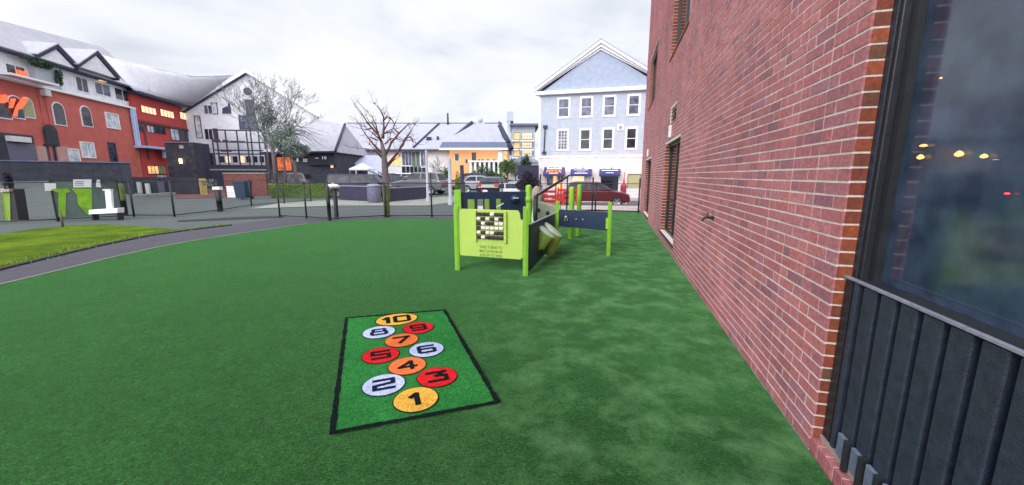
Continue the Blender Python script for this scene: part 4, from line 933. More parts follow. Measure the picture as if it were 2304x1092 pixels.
# ================================================================== CARS
def make_car(label, paint, kind='sedan', group='cars in the car park'):
    t = thing('parked_car', label, 'car', (0, 0, 0), 0, group)
    L, W, = 4.5, 1.78
    if kind == 'suv': prof = [(-2.2, .35), (-2.25, .75), (-2.2, 1.05), (-2.0, 1.12), (.95, 1.10), (1.75, .98), (2.15, .85), (2.25, .6), (2.2, .32)]; cab = [(-2.05, 1.1), (-1.80, 1.62), (-1.4, 1.70), (.05, 1.68), (.35, 1.6), (1.05, 1.1)]
    elif kind == 'van': prof = [(-2.35, .35), (-2.4, .9), (-2.38, 1.1), (1.6, 1.15), (2.2, .95), (2.35, .6), (2.3, .32)]; cab = [(-2.38, 1.1), (-2.3, 1.85), (-2.1, 1.95), (.9, 1.93), (1.2, 1.82), (1.85, 1.13)]
    else: prof = [(-2.2, .35), (-2.25, .65), (-2.15, .92), (-1.6, .98), (1.0, .96), (1.8, .85), (2.15, .72), (2.25, .5), (2.2, .28)]; cab = [(-1.75, .96), (-1.05, 1.38), (-.6, 1.44), (.15, 1.42), (.45, 1.35), (1.15, .96)]
    b = MB(); w = W/2
    n = len(prof)
    vs = []
    for (yy, sc) in ((-w, .97), (-w*.86, 1.0), (w*.86, 1.0), (w, .97)):
        zc = .62
        vs += [(x_*sc, yy, zc+(z_-zc)*(1 if abs(yy) < w else .9)) for x_, z_ in prof]
    fs = []
    for k in range(3):
        for i in range(n): fs.append((k*n+i, k*n+(i+1) % n, (k+1)*n+(i+1) % n, (k+1)*n+i))
    fs += [tuple(range(n))[::-1], tuple(range(3*n, 4*n))]
    b.add(vs, fs); body = b.build('body', paint, t, bevel=.05)
    c = MB(); n = len(cab); vs = []
    def inset(x_, z_): return (z_-cab[0][1])*.28
    for sgn in (-1, 1):
        vs += [(x_, sgn*(w*.93-inset(x_, z_)), z_) for x_, z_ in cab]
    c.add(vs, [tuple(range(n)), tuple(range(n, 2*n))[::-1]]+[(i, (i+1) % n, (i+1) % n+n, i+n)[::-1] for i in range(n)]); cabin = c.build('cabin', paint, t, bevel=.04)
    zt_ = cab[2][1]; zb_ = cab[0][1]
    for sgn in (-1, 1):   # side windows on the slanted flank
        def q(x_, f): z_ = zb_+(zt_-zb_)*f; return (x_, sgn*(w*.93-(z_-zb_)*.28+.006), z_)
        xa, xb = cab[0][0], cab[-1][0]; xta, xtb = cab[1][0], cab[-2][0]
        lo, hi = .12, .84
        def xl(f): return xa+(xta-xa)*f+.12
        def xr(f): return xb+(xtb-xb)*f-.12
        mids = [-.55 if kind != 'van' else -.3, .42 if kind != 'van' else .9]
        edges = [xl] + [lambda f, m_=m_: m_ for m_ in [(-.5)]] + [xr]
        for k in range(2):
            l = edges[k]; r_ = edges[k+1]
            MB().add([q(l(lo)+(.04 if k else 0), lo), q(r_(lo)-(.04 if not k else 0), lo), q(r_(hi)-(.04 if not k else 0), hi), q(l(hi)+(.04 if k else 0), hi)], [(0, 1, 2, 3)]).build('window', M['car_glass'], cabin)
    def wind(x0, z0, x1, z1, off):
        d = Vector((x1-x0, z1-z0)); nn = Vector((-d.y, d.x)).normalized()*off
        f0, f1 = .1, .9; p = lambda f: (x0+d.x*f+nn.x, z0+d.y*f+nn.y)
        a_, b_ = p(f0), p(f1); wa = w*.93-(a_[1]-zb_)*.28-.1; wb = w*.93-(b_[1]-zb_)*.28-.1
        return MB().add([(a_[0], -wa, a_[1]), (a_[0], wa, a_[1]), (b_[0], wb, b_[1]), (b_[0], -wb, b_[1])], [(0, 1, 2, 3)])
    wind(cab[-1][0], cab[-1][1], cab[-2][0], cab[-2][1], -.02 if True else 0).build('windscreen', M['car_glass'], cabin)
    wind(cab[0][0], cab[0][1], cab[1][0], cab[1][1], .02).build('rear_window', M['car_glass'], cabin)
    for sx in (-1.38, 1.38):
        for sy in (-1, 1):
            wh = MB(); wh.lathe((sx, sy*(w-.16), .34), [(.2, .0), (.33, .0), (.345, .03), (.345, .16), (.33, .19), (.24, .195)], 22, (0, sy, 0)); wo = wh.build('wheel', M['tyre'], t)
            rm = MB(); rm.lathe((sx, sy*(w-.16), .34), [(.24, .18), (.22, .17), (.2, .12), (0, .12)], 22, (0, sy, 0)); 
            for k in range(6):
                a_ = k*math.pi/3; e1 = Vector((math.cos(a_), 0, math.sin(a_))); e2 = Vector((-math.sin(a_), 0, math.cos(a_))); c0 = Vector((sx, sy*(w+.02), .34))
                rm.add([c0+e1*.03+e2*.03, c0+e1*.22+e2*.025, c0+e1*.22-e2*.025, c0+e1*.03-e2*.03], [(0, 1, 2, 3)])
            rm.build('rim', M['rim'], wo)
            ar = MB(); ar.lathe((sx, sy*(w-.02), .36), [(.40, 0), (.40, .028), (.0, .028)], 22, (0, sy, 0)); ar.build('wheel_arch', M['tyre'], t) if False else None
    hl_ = MB(); hl_.box(2.06, -.78, prof[-3][1]-.12, 2.24, -.45, prof[-3][1]+.03); hl_.build('headlight', M['pale_glass'], t, bevel=.02)
    hl_ = MB(); hl_.box(2.06, .45, prof[-3][1]-.12, 2.24, .78, prof[-3][1]+.03); hl_.build('headlight', M['pale_glass'], t, bevel=.02)
    for s_ in (-1, 1): MB().box(-2.27, s_*.5, .75, -2.16, s_*.8, .95).build('tail_light', M['red_furn'], t, bevel=.02)
    sk = MB(); sk.box(-.95, -w-.01, .27, .95, w+.01, .36); sk.box(-2.28, -.7, .32, -2.2, .7, .5); sk.box(2.18, -.7, .3, 2.29, .7, .46); sk.build('bumper', M['chrome'] if kind == 'suv' else M['tyre'], t, bevel=.02)
    for s_ in (-1, 1): MB().ball((.78, s_*(w+.05), zb_+.1), .1, 8, 6, 0, (.6, .8, .7)).build('mirror', paint, t)
    return t
def place_car(t, px, Y, rot, label=None):
    x = at(px, 430, Y).x; t.location = (x, Y, tz(x, Y)); t.rotation_euler = (0, 0, R(rot))
    if label: t['label'] = label
pa = math.degrees(math.atan2(-.2535, .9673))
mc = make_car('dark maroon estate car parked in the street before the blue building', M['maroon'], 'suv', None); place_car(mc, 1341, 27.2, pa+4)
x = at(1340, 430, 27.2).x
s_ = make_car('white saloon car parked left of the purple bush tree', CAR['white']); place_car(s_, 1146, 30, 12)
spots = [('silver', 'sedan', 1080, 33, 20, 'silver saloon car parked behind the navy play panel'), ('black', 'sedan', 1112, 31, 80, 'black car seen end-on behind the navy play panel'),
 ('navy', 'suv', 1058, 40, 150, 'navy blue estate car far back near the bush row'), ('white', 'suv', 905, 41, 160, 'white estate car right of the pruned tree trunk'), ('silver', 'sedan', 940, 36, 15, 'silver saloon car near the pale lamp post'),
 ('white', 'sedan', 925, 42, 170, 'white saloon car in the second row right of the pruned tree'), ('black', 'suv', 890, 46, 20, 'black estate car far back beside the pruned tree'), ('grey', 'sedan', 952, 47, 10, 'grey saloon car far back by the white wall'),
 ('black', 'sedan', 898, 33, 10, 'low black car partly behind the dark stone wall right of the pruned tree'), ('grey', 'suv', 945, 30.5, 165, 'dark grey estate car nearest the pale plain post'), ('black', 'suv', 1120, 42, 15, 'black estate car far back below the round olive tree'), ('maroon', 'sedan', 1086, 46, 170, 'small maroon car farthest back by the bush row'),
 ('white', 'sedan', 1150, 37, 175, 'white saloon car in the second row left of the purple bush'), ('navy', 'sedan', 1000, 52, 10, 'navy saloon car far back below the white wall'),
 ('white', 'sedan', 722, 38, 5, 'white saloon car behind the hedge'), ('grey', 'suv', 655, 37, 175, 'grey estate car behind the hedge before the dark shop')]
for c, k, px, Y, rt_, lab in spots:
    t = make_car(lab, CAR[c], k); place_car(t, px, Y, rt_)
vn = make_car('dark violet grey van parked behind the low dark wall', mat('dark van paint', (.03, .028, .06), .7, .2), 'van', None); place_car(vn, 812, 27, 2)
vn.scale = (.85, 1, .8)
# low dark walls
def lowwall(label, px0, pyb0, px1, pyb1, h, m, cap=True):
    a = gp(px0, pyb0); b = gp(px1, pyb1); an, L = panel_frame(a, b); t = thing('low_wall', label, 'wall', (a[0], a[1], 0), an)
    MB().box(0, 0, -.1, L, .25, h).build('wall', M[m], t)
    if cap: MB().box(-.02, -.03, h+.002, L+.02, .28, h+.05).build('cap', M['light_edge'], t)
    return t
lowwall('low dark violet wall with a pale cap left of the litter bin', 764, 449, 846, 454, .80, 'wall_purple')
lowwall('low dark stone wall right of the pruned tree', 878, 454, 962, 447, .72, 'wall_purple')
x, y = gp(843, 456); bn = thing('litter_bin', 'round speckled grey litter bin with a pale lid beside the pruned tree', 'bin', (x, y, 0))
MB().lathe((0, 0, 0), [(.33, 0), (.36, .05), (.36, .86), (.33, .9)], 24).build('drum', M['bin'], bn)
MB().lathe((0, 0, 0), [(.38, .88), (.38, .93), (.2, 1.0), (0, 1.01)], 24).build('lid', M['light_edge'], bn)
# pale posts
def pole(px, pyb, pyt, r, m, label, Y=None, name='lamp_post', head=True):
    x, y = gp(px, pyb) if Y is None else (at(px, pyb, Y).x, Y); t = thing(name, label, 'post', (x, y, tz(x, y))); zt_ = zat(px, pyt, y)-tz(x, y)
    MB().lathe((0, 0, 0), [(r*1.5, 0), (r*1.5, .25), (r, .3), (r*.9, zt_)], 12).build('shaft', M[m], t)
    if head: MB().lathe((0, 0, zt_), [(r, 0), (r*2, .05), (r*2.1, .22), (r, .32), (0, .36)], 12).build('head', M[m], t)
    return t
pole(963, 455, 338, .07, 'concrete_wall', 'tall pale plain post right of the parked cars', head=False)
pole(1014, 462, 358, .09, 'concrete_wall', 'pale metallic pole left of the yellow green bush', head=False)
pole(1041, 462, 372, .10, 'wall_purple', 'dark violet pointed pole behind the left play post', head=False)
pole(1007, 278, 255, .05, 'roof_dark', 'x', Y=50) if False else None

# ================================================================== BUILDINGS
def fx(P0, u):
    def f(px, py): return hit(px, py, P0, u)
    return f
def window(parent, s0, z0, s1, z1, pane='dark_glass', trim='white_trim', tw=.09, y=0, sash=True, proud=.05, name='window', mull=0):
    f = MB(); a, b = min(s0, s1), max(s0, s1); c, d = min(z0, z1), max(z0, z1)
    f.box(a-tw, y-proud, c-tw, a, y+.02, d+tw); f.box(b, y-proud, c-tw, b+tw, y+.02, d+tw); f.box(a, y-proud, c-tw, b, y+.02, c); f.box(a, y-proud, d, b, y+.02, d+tw)
    if sash: f.box(a, y-proud*.8, (c+d)/2-.025, b, y+.02, (c+d)/2+.025)
    for k in range(mull): x_ = a+(b-a)*(k+1)/(mull+1); f.box(x_-.02, y-proud*.75, c, x_+.02, y+.02, d)
    o = f.build(name, M[trim], parent)
    MB().box(a, y-.016, c, b, y+.01, d).build('pane', M[pane], o); return o
# ---- blue clapboard building
PZ = (7.0, 34.0); PU = (0.9673, -0.2535); pf = fx(PZ, PU)
pz = frame_thing('clapboard_building', 'pale blue clapboard building with a white gable and ground floor shops', 'building', PZ, PU)
sL, sR, zE, zA = -4.8, 5.4, 8.35, 11.95; sM = (sL+sR)/2; zG = -.7; zB = 3.05
MB().box(sL, 0, zB, sR, 12, zE).build('wall', M['clap_blue'], pz)
MB().box(sL, .02, zG, sR, 12, zB-.002).build('shop_wall', M['clap_white'], pz)
MB().box(sL-.03, -.05, zB-.06, sR+.03, .018, zB+.10).build('belt_course', M['white_trim'], pz)
MB().prism([(sL+.1, zE+.1), (sR-.1, zE+.1), (sM, zA-.25)], .02, 12).build('gable', M['clap_blue2'], pz)
MB().box(sL-.25, -.35, zE-.10, sR+.25, .02, zE+.20).build('cornice', M['white_trim'], pz, bevel=.03)
rk_ = MB()
for sg_ in (-1, 1):
    e0 = sM+sg_*(sR-sM+.3)
    for (o1, o2, y0, y1) in ((0.0, .26, -.42, .3), (-.27, -.01, -.26, .1), (-.46, -.285, -.10, .05)):
        k = (zA-zE)/(sR-sM+.3)
        pts = [(e0, zE+.18+o1), (sM, zA+.08+o1), (sM, zA+.08+o2), (e0, zE+.18+o2)]
        pts = [(a_, max(b_, zE+.2)) for a_, b_ in pts]
        rk_.prism(pts, y0, y1)
rk_.build('rake_trim', M['white_trim'], pz)
rf_ = MB()
for sg_ in (-1, 1):
    e0 = sM+sg_*(sR-sM+.35); rf_.slab([(e0, -.44, zE+.46), (sM, -.44, zA+.40), (sM, 12.3, zA+.40), (e0, 12.3, zE+.46)], .08)
rf_.build('roof', M['roof'], pz)
cb = MB(); cb.box(sL-.02, -.04, zB+.1, sL+.16, .02, zE-.1); cb.build('corner_board', M['white_trim'], pz)
for px in (1268.5, 1319.5, 1371, 1426):
    s0 = pf(px-10.5, 240)[0]; s1 = pf(px+10.5, 240)[0]; window(pz, s0, 6.45, s1, 7.85, 'blue_glass', tw=.17)
for i, px in enumerate((1266, 1316.5, 1367.5, 1420)):
    s0 = pf(px-9.5, 318)[0]; s1 = pf(px+9.5, 318)[0]; w_ = window(pz, s0, 3.72, s1, 5.25, 'dark_glass' if i else 'blue_glass', tw=.17, mull=0)
    if i == 0:
        g_ = MB()
        for k in (1, 2): x_ = s0+(s1-s0)*k/3; g_.box(x_-.02, -.045, 3.72, x_+.02, -.02, 5.25)
        for k in range(1, 6): z_ = 3.72+1.53*k/6; g_.box(s0, -.043, z_-.015, s1, -.02, z_+.015)
        g_.build('glazing_bars', M['white_trim'], w_)
a_, b_ = pf(1397, 288); v_ = MB(); v_.box(a_-.28, -.06, b_-.22, a_+.22, 0, b_+.28); vo = v_.build('vent', M['white_trim'], pz)
v_ = MB(); [v_.box(a_-.16, -.075, b_-.12+k*.11, a_+.1, -.062, b_-.07+k*.11) for k in range(3)]; v_.build('louver', M['black_metal'], vo)
d_ = MB(); a_, z1_ = pf(1227, 286); z0_ = pf(1225, 344)[1]; d_.tube([(a_, -.12, z1_), (a_-.08, -.12, z0_)], .05, 8); d_.box(a_-.16, -.2, z1_-.12, a_+.2, 0, z1_+.12); d_.box(a_-.22, -.2, z0_-.12, a_+.1, 0, z0_+.1); d_.build('drain_pipe', M['roof_dark'], pz)
# shopfront
def awn(px0, px1, lines, label):
    s0, _ = pf(px0, 385); s1, _ = pf(px1, 385); zt_ = pf((px0+px1)/2, 376.5)[1]; zb_ = pf((px0+px1)/2, 396)[1]; o_ = .75
    aw = MB(); aw.add([(s0, 0, zt_), (s1, 0, zt_), (s1, -o_, zb_+.12), (s0, -o_, zb_+.12), (s0, -o_, zb_-.02), (s1, -o_, zb_-.02), (s0, 0, zb_-.02), (s1, 0, zb_-.02)],
                      [(0, 3, 2, 1), (3, 4, 5, 2), (0, 6, 4, 3), (1, 2, 5, 7)])
    a = aw.build('awning', M['awning'], pz); a['label'] = label
    d = Vector((0, -o_, zb_+.12-zt_)); L = d.length; tilt = math.atan2(zt_-zb_-.12, o_)
    for (txt, f_, size, m, xs) in lines:
        p = Vector(((s0+s1)/2, 0, zt_))+d*f_
        if txt is None:
            t = MB(); t.box(-xs/2, -size/2, 0, xs/2, size/2, .004)
        else: t = text_mb(txt, size, .003, 'CENTER', xs, .012); t.v = [(x_, y_-size*.3, z_) for x_, y_, z_ in t.v]
        mx = Matrix.Translation(p+Vector((0, -.012*math.sin(tilt)-.004, .012*math.cos(tilt)))) @ Matrix.Rotation(tilt, 4, 'X'); xform(t, mx)
        t.build('lettering', M[m], a)
    return a
awn(1225, 1271, [('Boardwalk', .17, .36, 'letter_white', .85), ('PIZZA', .60, .52, 'letter_orange', .95), (None, .9, .05, 'letter_white', .8)], 'navy awning with orange pizza lettering')
awn(1285, 1332, [('VICTORY POINT', .16, .31, 'letter_white', .80), (None, .40, .05, 'letter_white', 1.2), (None, .58, .035, 'letter_white', .7), (None, .84, .08, 'letter_white', 1.1)], 'navy awning with white lettering between the two others')
awn(1349, 1396, [('VICTORY POINT', .16, .31, 'letter_white', .80), (None, .46, .08, 'letter_white', 1.35), (None, .8, .06, 'letter_white', .65)], 'navy awning with white lettering over the dark shop window')
def shop(px0, py0, px1, py1, pane, trim='white_trim', mull=0, tw=.05):
    s0, z0 = pf(px0, py1); s1, z1 = pf(px1, py0); return window(pz, s0, z0, s1, z1, pane, trim, tw, .02, False, .06, 'shop_window', mull)
shop(1230, 396, 1244, 418, 'blue_glass'); shop(1245, 396, 1253, 424, 'lit'); shop(1255, 396, 1268, 410, 'blue_glass', mull=1); shop(1252, 412, 1268, 426, 'lit')
shop(1288, 397, 1314, 415, 'lit_white'); shop(1315, 396, 1330, 426, 'pale_glass', 'white_trim'); shop(1288, 417, 1312, 428, 'lit')
shop(1350, 396, 1392, 448, 'dark_glass', 'white_trim'); shop(1412, 393, 1441, 424, 'blind', tw=.04) if 'blind' in M else None
M['blind'] = M['olive_blind']; shop(1412, 393, 1442, 424, 'blind', 'dark_frame', tw=.04)
s0, z0 = pf(1214, 440); s1, z1 = pf(1230, 378)
ar_ = [(s0, z0)]+[(s1, z0), (s1, z0+(z1-z0)*.4)]+[(s1-(s1-s0)*(1-math.cos(R(a))), z0+(z1-z0)*(.4+.6*math.sin(R(a)))) for a in (20, 40, 60, 80, 90)]
MB().prism(ar_, -.1, .01).build('arched_panel', M['concrete_pink'], pz)
for px in (1276, 1340, 1403):
    a_, b_ = pf(px, 359); f_ = MB(); f_.lathe((a_, -.22, b_), [(0, .05), (.06, .04), (.12, -.06), (.13, -.1)], 12); f_.box(a_-.03, -.2, b_, a_+.03, .01, b_+.05); lo_ = f_.build('wall_lamp', M['white_trim'], pz)
    MB().ball((a_, -.22, b_-.13), .11, 10, 7).build('bulb', M['bulb'], lo_)
    ld = bpy.data.lights.new('wall_lamp_light', 'POINT'); ld.energy = 16; ld.color = (1, .72, .38) if px < 1400 else (1, .5, .3); ld.shadow_soft_size = .1
    lo = bpy.data.objects.new('wall_lamp_light', ld); col.objects.link(lo); lo.parent = lo_; lo.location = (a_, -.42, b_-.25)
MB().box(sL+.1, -.5, -.9, sR, .0, -.45).build('step', M['concrete_pink'], pz)
# red lamp post with a glowing head
lp_ = at(1403, 430, 30.5); rl0 = thing('street_lamp', 'slender dark red street lamp with a small glowing head beside the shops', 'street lamp', (lp_.x, 30.5, tz(lp_.x, 30.5)))
zt_ = zat(1403, 386, 30.5)-rl0.location.z
MB().lathe((0, 0, 0), [(.24, 0), (.24, 1.2), (.2, 1.4), (.09, 1.5), (.06, 1.75), (.035, 1.9), (.03, zt_)], 14).build('post', mat('dark red lamp paint', (.22, .02, .03), .5), rl0)
MB().lathe((0, 0, zt_), [(.05, 0), (.14, .06), (.16, .18), (.08, .3), (0, .33)], 14).build('lamp_head', M['bulb'], rl0)
ld = bpy.data.lights.new('street_lamp_light', 'POINT'); ld.energy = 110; ld.color = (1, .2, .2); ld.shadow_soft_size = .15; lo = bpy.data.objects.new('street_lamp_light', ld); col.objects.link(lo); lo.parent = rl0; lo.location = (0, -.3, zt_+.15)
# white slatted bench end
pt = at(1426, 440, 28.5); rb_ = thing('railing', 'short white slatted railing at the foot of the brick wall', 'railing', (pt.x, 28.5, tz(pt.x, 28.5)), R(pa))
z1_ = zat(1426, 424, 28.5)-rb_.location.z; z0_ = zat(1426, 444, 28.5)-rb_.location.z
MB().box(-.55, -.03, z1_-.06, .6, .03, z1_).build('rail', M['white_trim'], rb_); MB().box(-.55, -.03, z0_, .6, .03, z0_+.06).build('rail', M['white_trim'], rb_); r_ = MB()
for k in range(11): r_.box(-.53+k*.108, -.02, z0_+.06, -.48+k*.108, .02, z1_-.06)
r_.build('slats', M['white_trim'], rb_); r_ = MB(); r_.box(-.55, -.04, 0, -.48, .04, z0_); r_.box(.53, -.04, 0, .6, .04, z0_); r_.build('legs', M['white_trim'], rb_)
# red patio furniture
def chair(px, Y, rot, label):
    x = at(px, 450, Y).x; t = thing('patio_chair', label, 'chair', (x, Y, tz(x, Y)), R(rot), 'red patio chairs before the pizza shop')
    MB().box(-.22, -.22, .43, .22, .22, .46).build('seat', M['red_furn'], t)
    b = MB(); b.box(-.22, .2, .46, -.19, .23, .95); b.box(.19, .2, .46, .22, .23, .95); [b.box(-.19, .205, z_, .19, .225, z_+.07) for z_ in (.58, .72, .87)]; b.build('backrest', M['red_furn'], t)
    for sx in (-.2, .2):
        for sy in (-.2, .2): MB().tube([(sx, sy, .43), (sx*1.08, sy*1.08, 0)], .017, 6).build('leg', M['red_furn'], t)
    return t
chair(1228, 24.5, 20, 'red metal patio chair at the left end before the pizza shop'); chair(1246, 23.5, 200, 'red metal patio chair nearest the slanting black tube'); chair(1272, 24.5, 90, 'red metal patio chair left of the green round posts'); chair(1262, 26.5, 10, 'red metal patio chair set back against the shop')
x = at(1258, 450, 25).x; tb_ = thing('patio_table', 'round red patio table between the patio chairs', 'table', (x, 25, tz(x, 25)))
MB().lathe((0, 0, .72), [(0, .02), (.42, .02), (.43, 0), (0, 0)], 20).build('tabletop', M['red_furn'], tb_); MB().lathe((0, 0, 0), [(.25, 0), (.24, .03), (.03, .06), (.03, .72)], 12).build('pedestal', M['red_furn'], tb_)
for px, py1, lab in ((1250, 412, 'upright red pole, left of the pair before the pizza shop'), (1262, 405, 'upright red pole, right of the pair before the pizza shop')):
    x = at(px, 450, 22.6).x; p_ = MB().tube([(0, 0, 0), (0, 0, zat(px, py1, 22.6)-tz(x, 22.6))], .05, 8); o = p_.build('red_pole', M['red_furn']); o.location = (x, 22.6, tz(x, 22.6)); tag(o, lab, 'pole')
for k_, (pa0, pa1, Yb, lab) in enumerate(((1222, 1252, 21.6, 'bright red slatted barrier at the left before the pizza shop'), (1254, 1298, 21.3, 'long bright red slatted barrier beside the green round posts'))):
    xa_0 = at(pa0, 450, Yb).x; xb_0 = at(pa1, 450, Yb).x; rbt = thing('red_barrier', lab, 'barrier', (xa_0, Yb, tz(xa_0, Yb)), 0, 'red barriers before the pizza shop'); wd = xb_0-xa_0
    for z_ in (.35, .62, .89): MB().box(0, -.02, z_, wd, .02, z_+.14).build('board', M['red_furn'], rbt)
    for xx in (0, wd-.07): MB().box(xx, -.04, 0, xx+.07, .04, 1.12).build('post', M['red_furn'], rbt)
x = at(1262, 470, 21.2).x; pw = MB(); pw.box(-1.3, 0, -.1, 1.6, .2, .55); o = pw.build('patio_wall', M['concrete_pink']); o.location = (x, 27.5, tz(x, 27.5)); tag(o, 'low pinkish patio wall behind the red chairs', 'wall')

# ---- left red stucco building (A) and red strip-window wing (B)
AF = (-32.6, 24.8); AU = (-.223, .975); nrm_ = math.hypot(*AU); AU = (AU[0]/nrm_, AU[1]/nrm_); af = fx(AF, AU)
A = frame_thing('stucco_building', 'terracotta stucco building with white upper storey, gabled dormers and grey roof', 'building', AF, AU)
zC = 7.55; zG = .6
MB().box(-12, 0, zG, 13.4, 12, zC).build('wall', M['stucco_red'], A)
MB().box(-12.1, -.25, zC, 13.5, .3, zC+.16).build('cornice', M['white_trim'], A, bevel=.03)
MB().box(-12, .35, zC+.16, 13.6, 12, 9.45).build('upper_wall', M['white_wall'], A)
MB().box(-12.2, -.25, 9.45, 14.3, .35, 9.62).build('eave', M['roof_dark'], A)
ru = MB(); zr = 12.6
ru.slab([(-12.3, -.3, 9.62), (15.4, -.3, 9.62), (7.75, 4.2, 12.9)], .12); ru.slab([(-12.3, -.3, 9.62), (7.75, 4.2, 12.9), (-12.3, 4.2, 12.2)], .12); ru.slab([(15.4, -.3, 9.62), (17.6, 4.2, 14.0), (7.75, 4.2, 12.9)], .12)
ru.slab([(15.4, 9, 9.62), (17.6, 4.2, 14.0), (7.75, 4.2, 12.9)], .12); ru.slab([(-12.3, 9, 9.62), (15.4, 9, 9.62), (7.75, 4.2, 12.9), (-12.3, 4.2, 12.2)], .12)
ru.add([(15.35, -.1, 9.5), (15.35, 9, 9.5), (17.5, 4.2, 13.85)], [(0, 1, 2)])
ru.tube([(15.5, -.4, 9.66), (17.7, 4.2, 14.05)], .1, 6)
ru.build('roof', M['roof'], A)
sk_ = MB()
for s__, f__, w__, h__ in ((-.3, .42, 1.2, .8), (1.6, .3, .9, .6), (3.2, .55, .7, .5), (12.9, .3, .35, .3), (13.4, .45, .3, .3)):
    y_ = -.3+4.5*f__; z_ = 9.62+(3.2)*f__+.02; k_ = 3.2/4.5
    sk_.slab([(s__, y_, z_+.1), (s__+w__, y_, z_+.1), (s__+w__, y_+h__, z_+.1+h__*k_), (s__, y_+h__, z_+.1+h__*k_)], .2)
sk_.build('skylight', M['blue_glass'], A)
def dormer(s0, s1, sm, zt, zb, y=-.55):
    d = MB().prism([(s0, zb), (s1, zb), (sm, zt)], y, y+4.5); o = d.build('dormer', M['white_wall'], A)
    t = MB()
    for e0 in (s0, s1):
        ex = e0+(e0-sm)*.14; ez = zb-(zt-zb)*.14
        t.prism([(ex, ez+.05), (sm, zt+.05), (sm, zt+.34), (ex, ez+.34)], y-.12, y+4.6); 
    t.build('rake', M['roof_dark'], o)
    t = MB()
    for e0 in (s0, s1):
        ex = e0+(e0-sm)*.2; ez = zb-(zt-zb)*.2; t.prism([(ex, ez+.345), (sm, zt+.345), (sm, zt+.43), (ex, ez+.43)], y-.2, y+4.6)
    t.build('dormer_roof', M['roof'], o)
dormer(7.3, 11.0, 9.15, 11.15, 9.8); dormer(4.2, 7.1, 5.7, 10.6, 9.6, -.35); dormer(-3.5, .9, -1.2, 10.9, 9.7, -.3)
def awin(px0, py0, px1, py1, pane='dark_glass', trim='white_trim', y=0, sash=True, tw=.07, mull=0, name='window'):
    s0 = af(px0, (py0+py1)/2)[0]; s1 = af(px1, (py0+py1)/2)[0]; z0 = af((px0+px1)/2, py1)[1]; z1 = af((px0+px1)/2, py0)[1]
    return window(A, s0, z0, s1, z1, pane, trim, tw, y, sash, .06, name, mull)
def aarch(px0, py0, px1, py1, m, frame=True, y=0, name='arched_window', parent=None):
    s0 = af(px0, (py0+py1)/2)[0]; s1 = af(px1, (py0+py1)/2)[0]; z0 = af((px0+px1)/2, py1)[1]; z1 = af((px0+px1)/2, py0)[1]; sm_ = (s0+s1)/2; hw = (s1-s0)/2; rise = min(hw, (z1-z0)*.35)
    def shape(k): return [(sm_-hw-k, z0-k), (sm_+hw+k, z0-k)]+[(sm_+(hw+k)*math.cos(R(a)), z1-rise+(rise+k)*math.sin(R(a))) for a in range(0, 181, 15)]
    o = MB().prism(shape(.08), y-.05, y+.01).build(name, M['white_trim'] if frame else M[m], parent or A)
    MB().prism(shape(0), y-.07, y-.02).build('pane', M[m], o); return o
aarch(-45, 215, 18, 262, 'dark_glass'); aarch(20, 218, 48, 264, 'dark_glass'); aarch(51, 222, 72, 263, 'olive_blind'); aarch(120, 233, 143, 280, 'dark_glass'); aarch(183, 241, 203, 283, 'dark_glass')
nm = MB()
for q in ([(-14, 214), (6, 213), (9, 226), (2, 232), (-8, 232)], [(16, 222), (27, 222), (20, 243), (12, 243)], [(42, 219), (56, 222), (46, 238), (40, 246), (32, 246), (30, 262), (21, 262), (28, 240)]):
    nm.prism([af(a, b) for a, b in q][::-1], -.22, -.16)
nm.build('neon_shapes', M['neon'], A)
awin(239, 257, 266, 288, 'pale_glass', mull=1); awin(183, 322, 211, 354, 'pale_glass', mull=1, sash=False); awin(246, 323, 260, 362, 'dark_glass', 'roof_dark', sash=True)
awin(154, 337, 177, 366, 'pale_glass', sash=False)
aarch(98, 283, 123, 326, 'wall_dark', False, -.1, 'arched_canopy'); awin(103, 328, 123, 366, 'dark_glass', 'roof_dark', sash=False, name='door')
pp = MB()
for a0, a1 in ((80, 101), (126, 149)):
    s0 = af(a0, 345)[0]; s1 = af(a1, 345)[0]; pp.box(s0, -.12, .6, s1, -.01, af(a0, 329)[1])
pp.build('door_surround', M['pink_panel'], A)
s0 = af(-60, 340)[0]; s1 = af(80, 340)[0]; z1_ = af(40, 302)[1]
MB().box(s0, -.03, .6, s1, .01, z1_).build('garage_opening', M['wall_dark'], A); MB().box(af(12, 320)[0], -.3, af(30, 319)[1], af(60, 320)[0], -.04, af(30, 307)[1]).build('garage_sign', M['paper'], A)
MB().box(af(16, 340)[0], -.06, .6, af(78, 340)[0], -.035, af(40, 322)[1]).build('garage_door', M['bin'], A)
up_w = [(183, 174, 207, 206, 'dark_glass'), (224, 181, 256, 214, 'blue_glass'), (268, 191, 300, 226, 'dark_glass'), (30, 150, 70, 185, 'dark_glass')]
for a0, b0, a1, b1, pn in up_w:
    s0, z0 = af(a0, (b0+b1)/2)[0], af((a0+a1)/2, b1)[1]; s1, z1 = af(a1, (b0+b1)/2)[0], af((a0+a1)/2, b0)[1]; window(A, s0, max(z0, 7.85), s1, min(z1, 9.2), pn, 'white_trim', .08, .35, False, .06, 'window', 1)
bx0 = MB(); s0 = af(12, 165)[0]; s1 = af(70, 165)[0]
MB().box(af(230, 184)[0], .1, af(237, 184)[1], af(243, 184)[0], .26, af(237, 178)[1]).build('lit_box', M['lit'], A)
MB().box(af(48, 166)[0], .1, af(58, 170)[1], af(67, 166)[0], .24, af(58, 161)[1]).build('lit_sign', M['neon'], A)
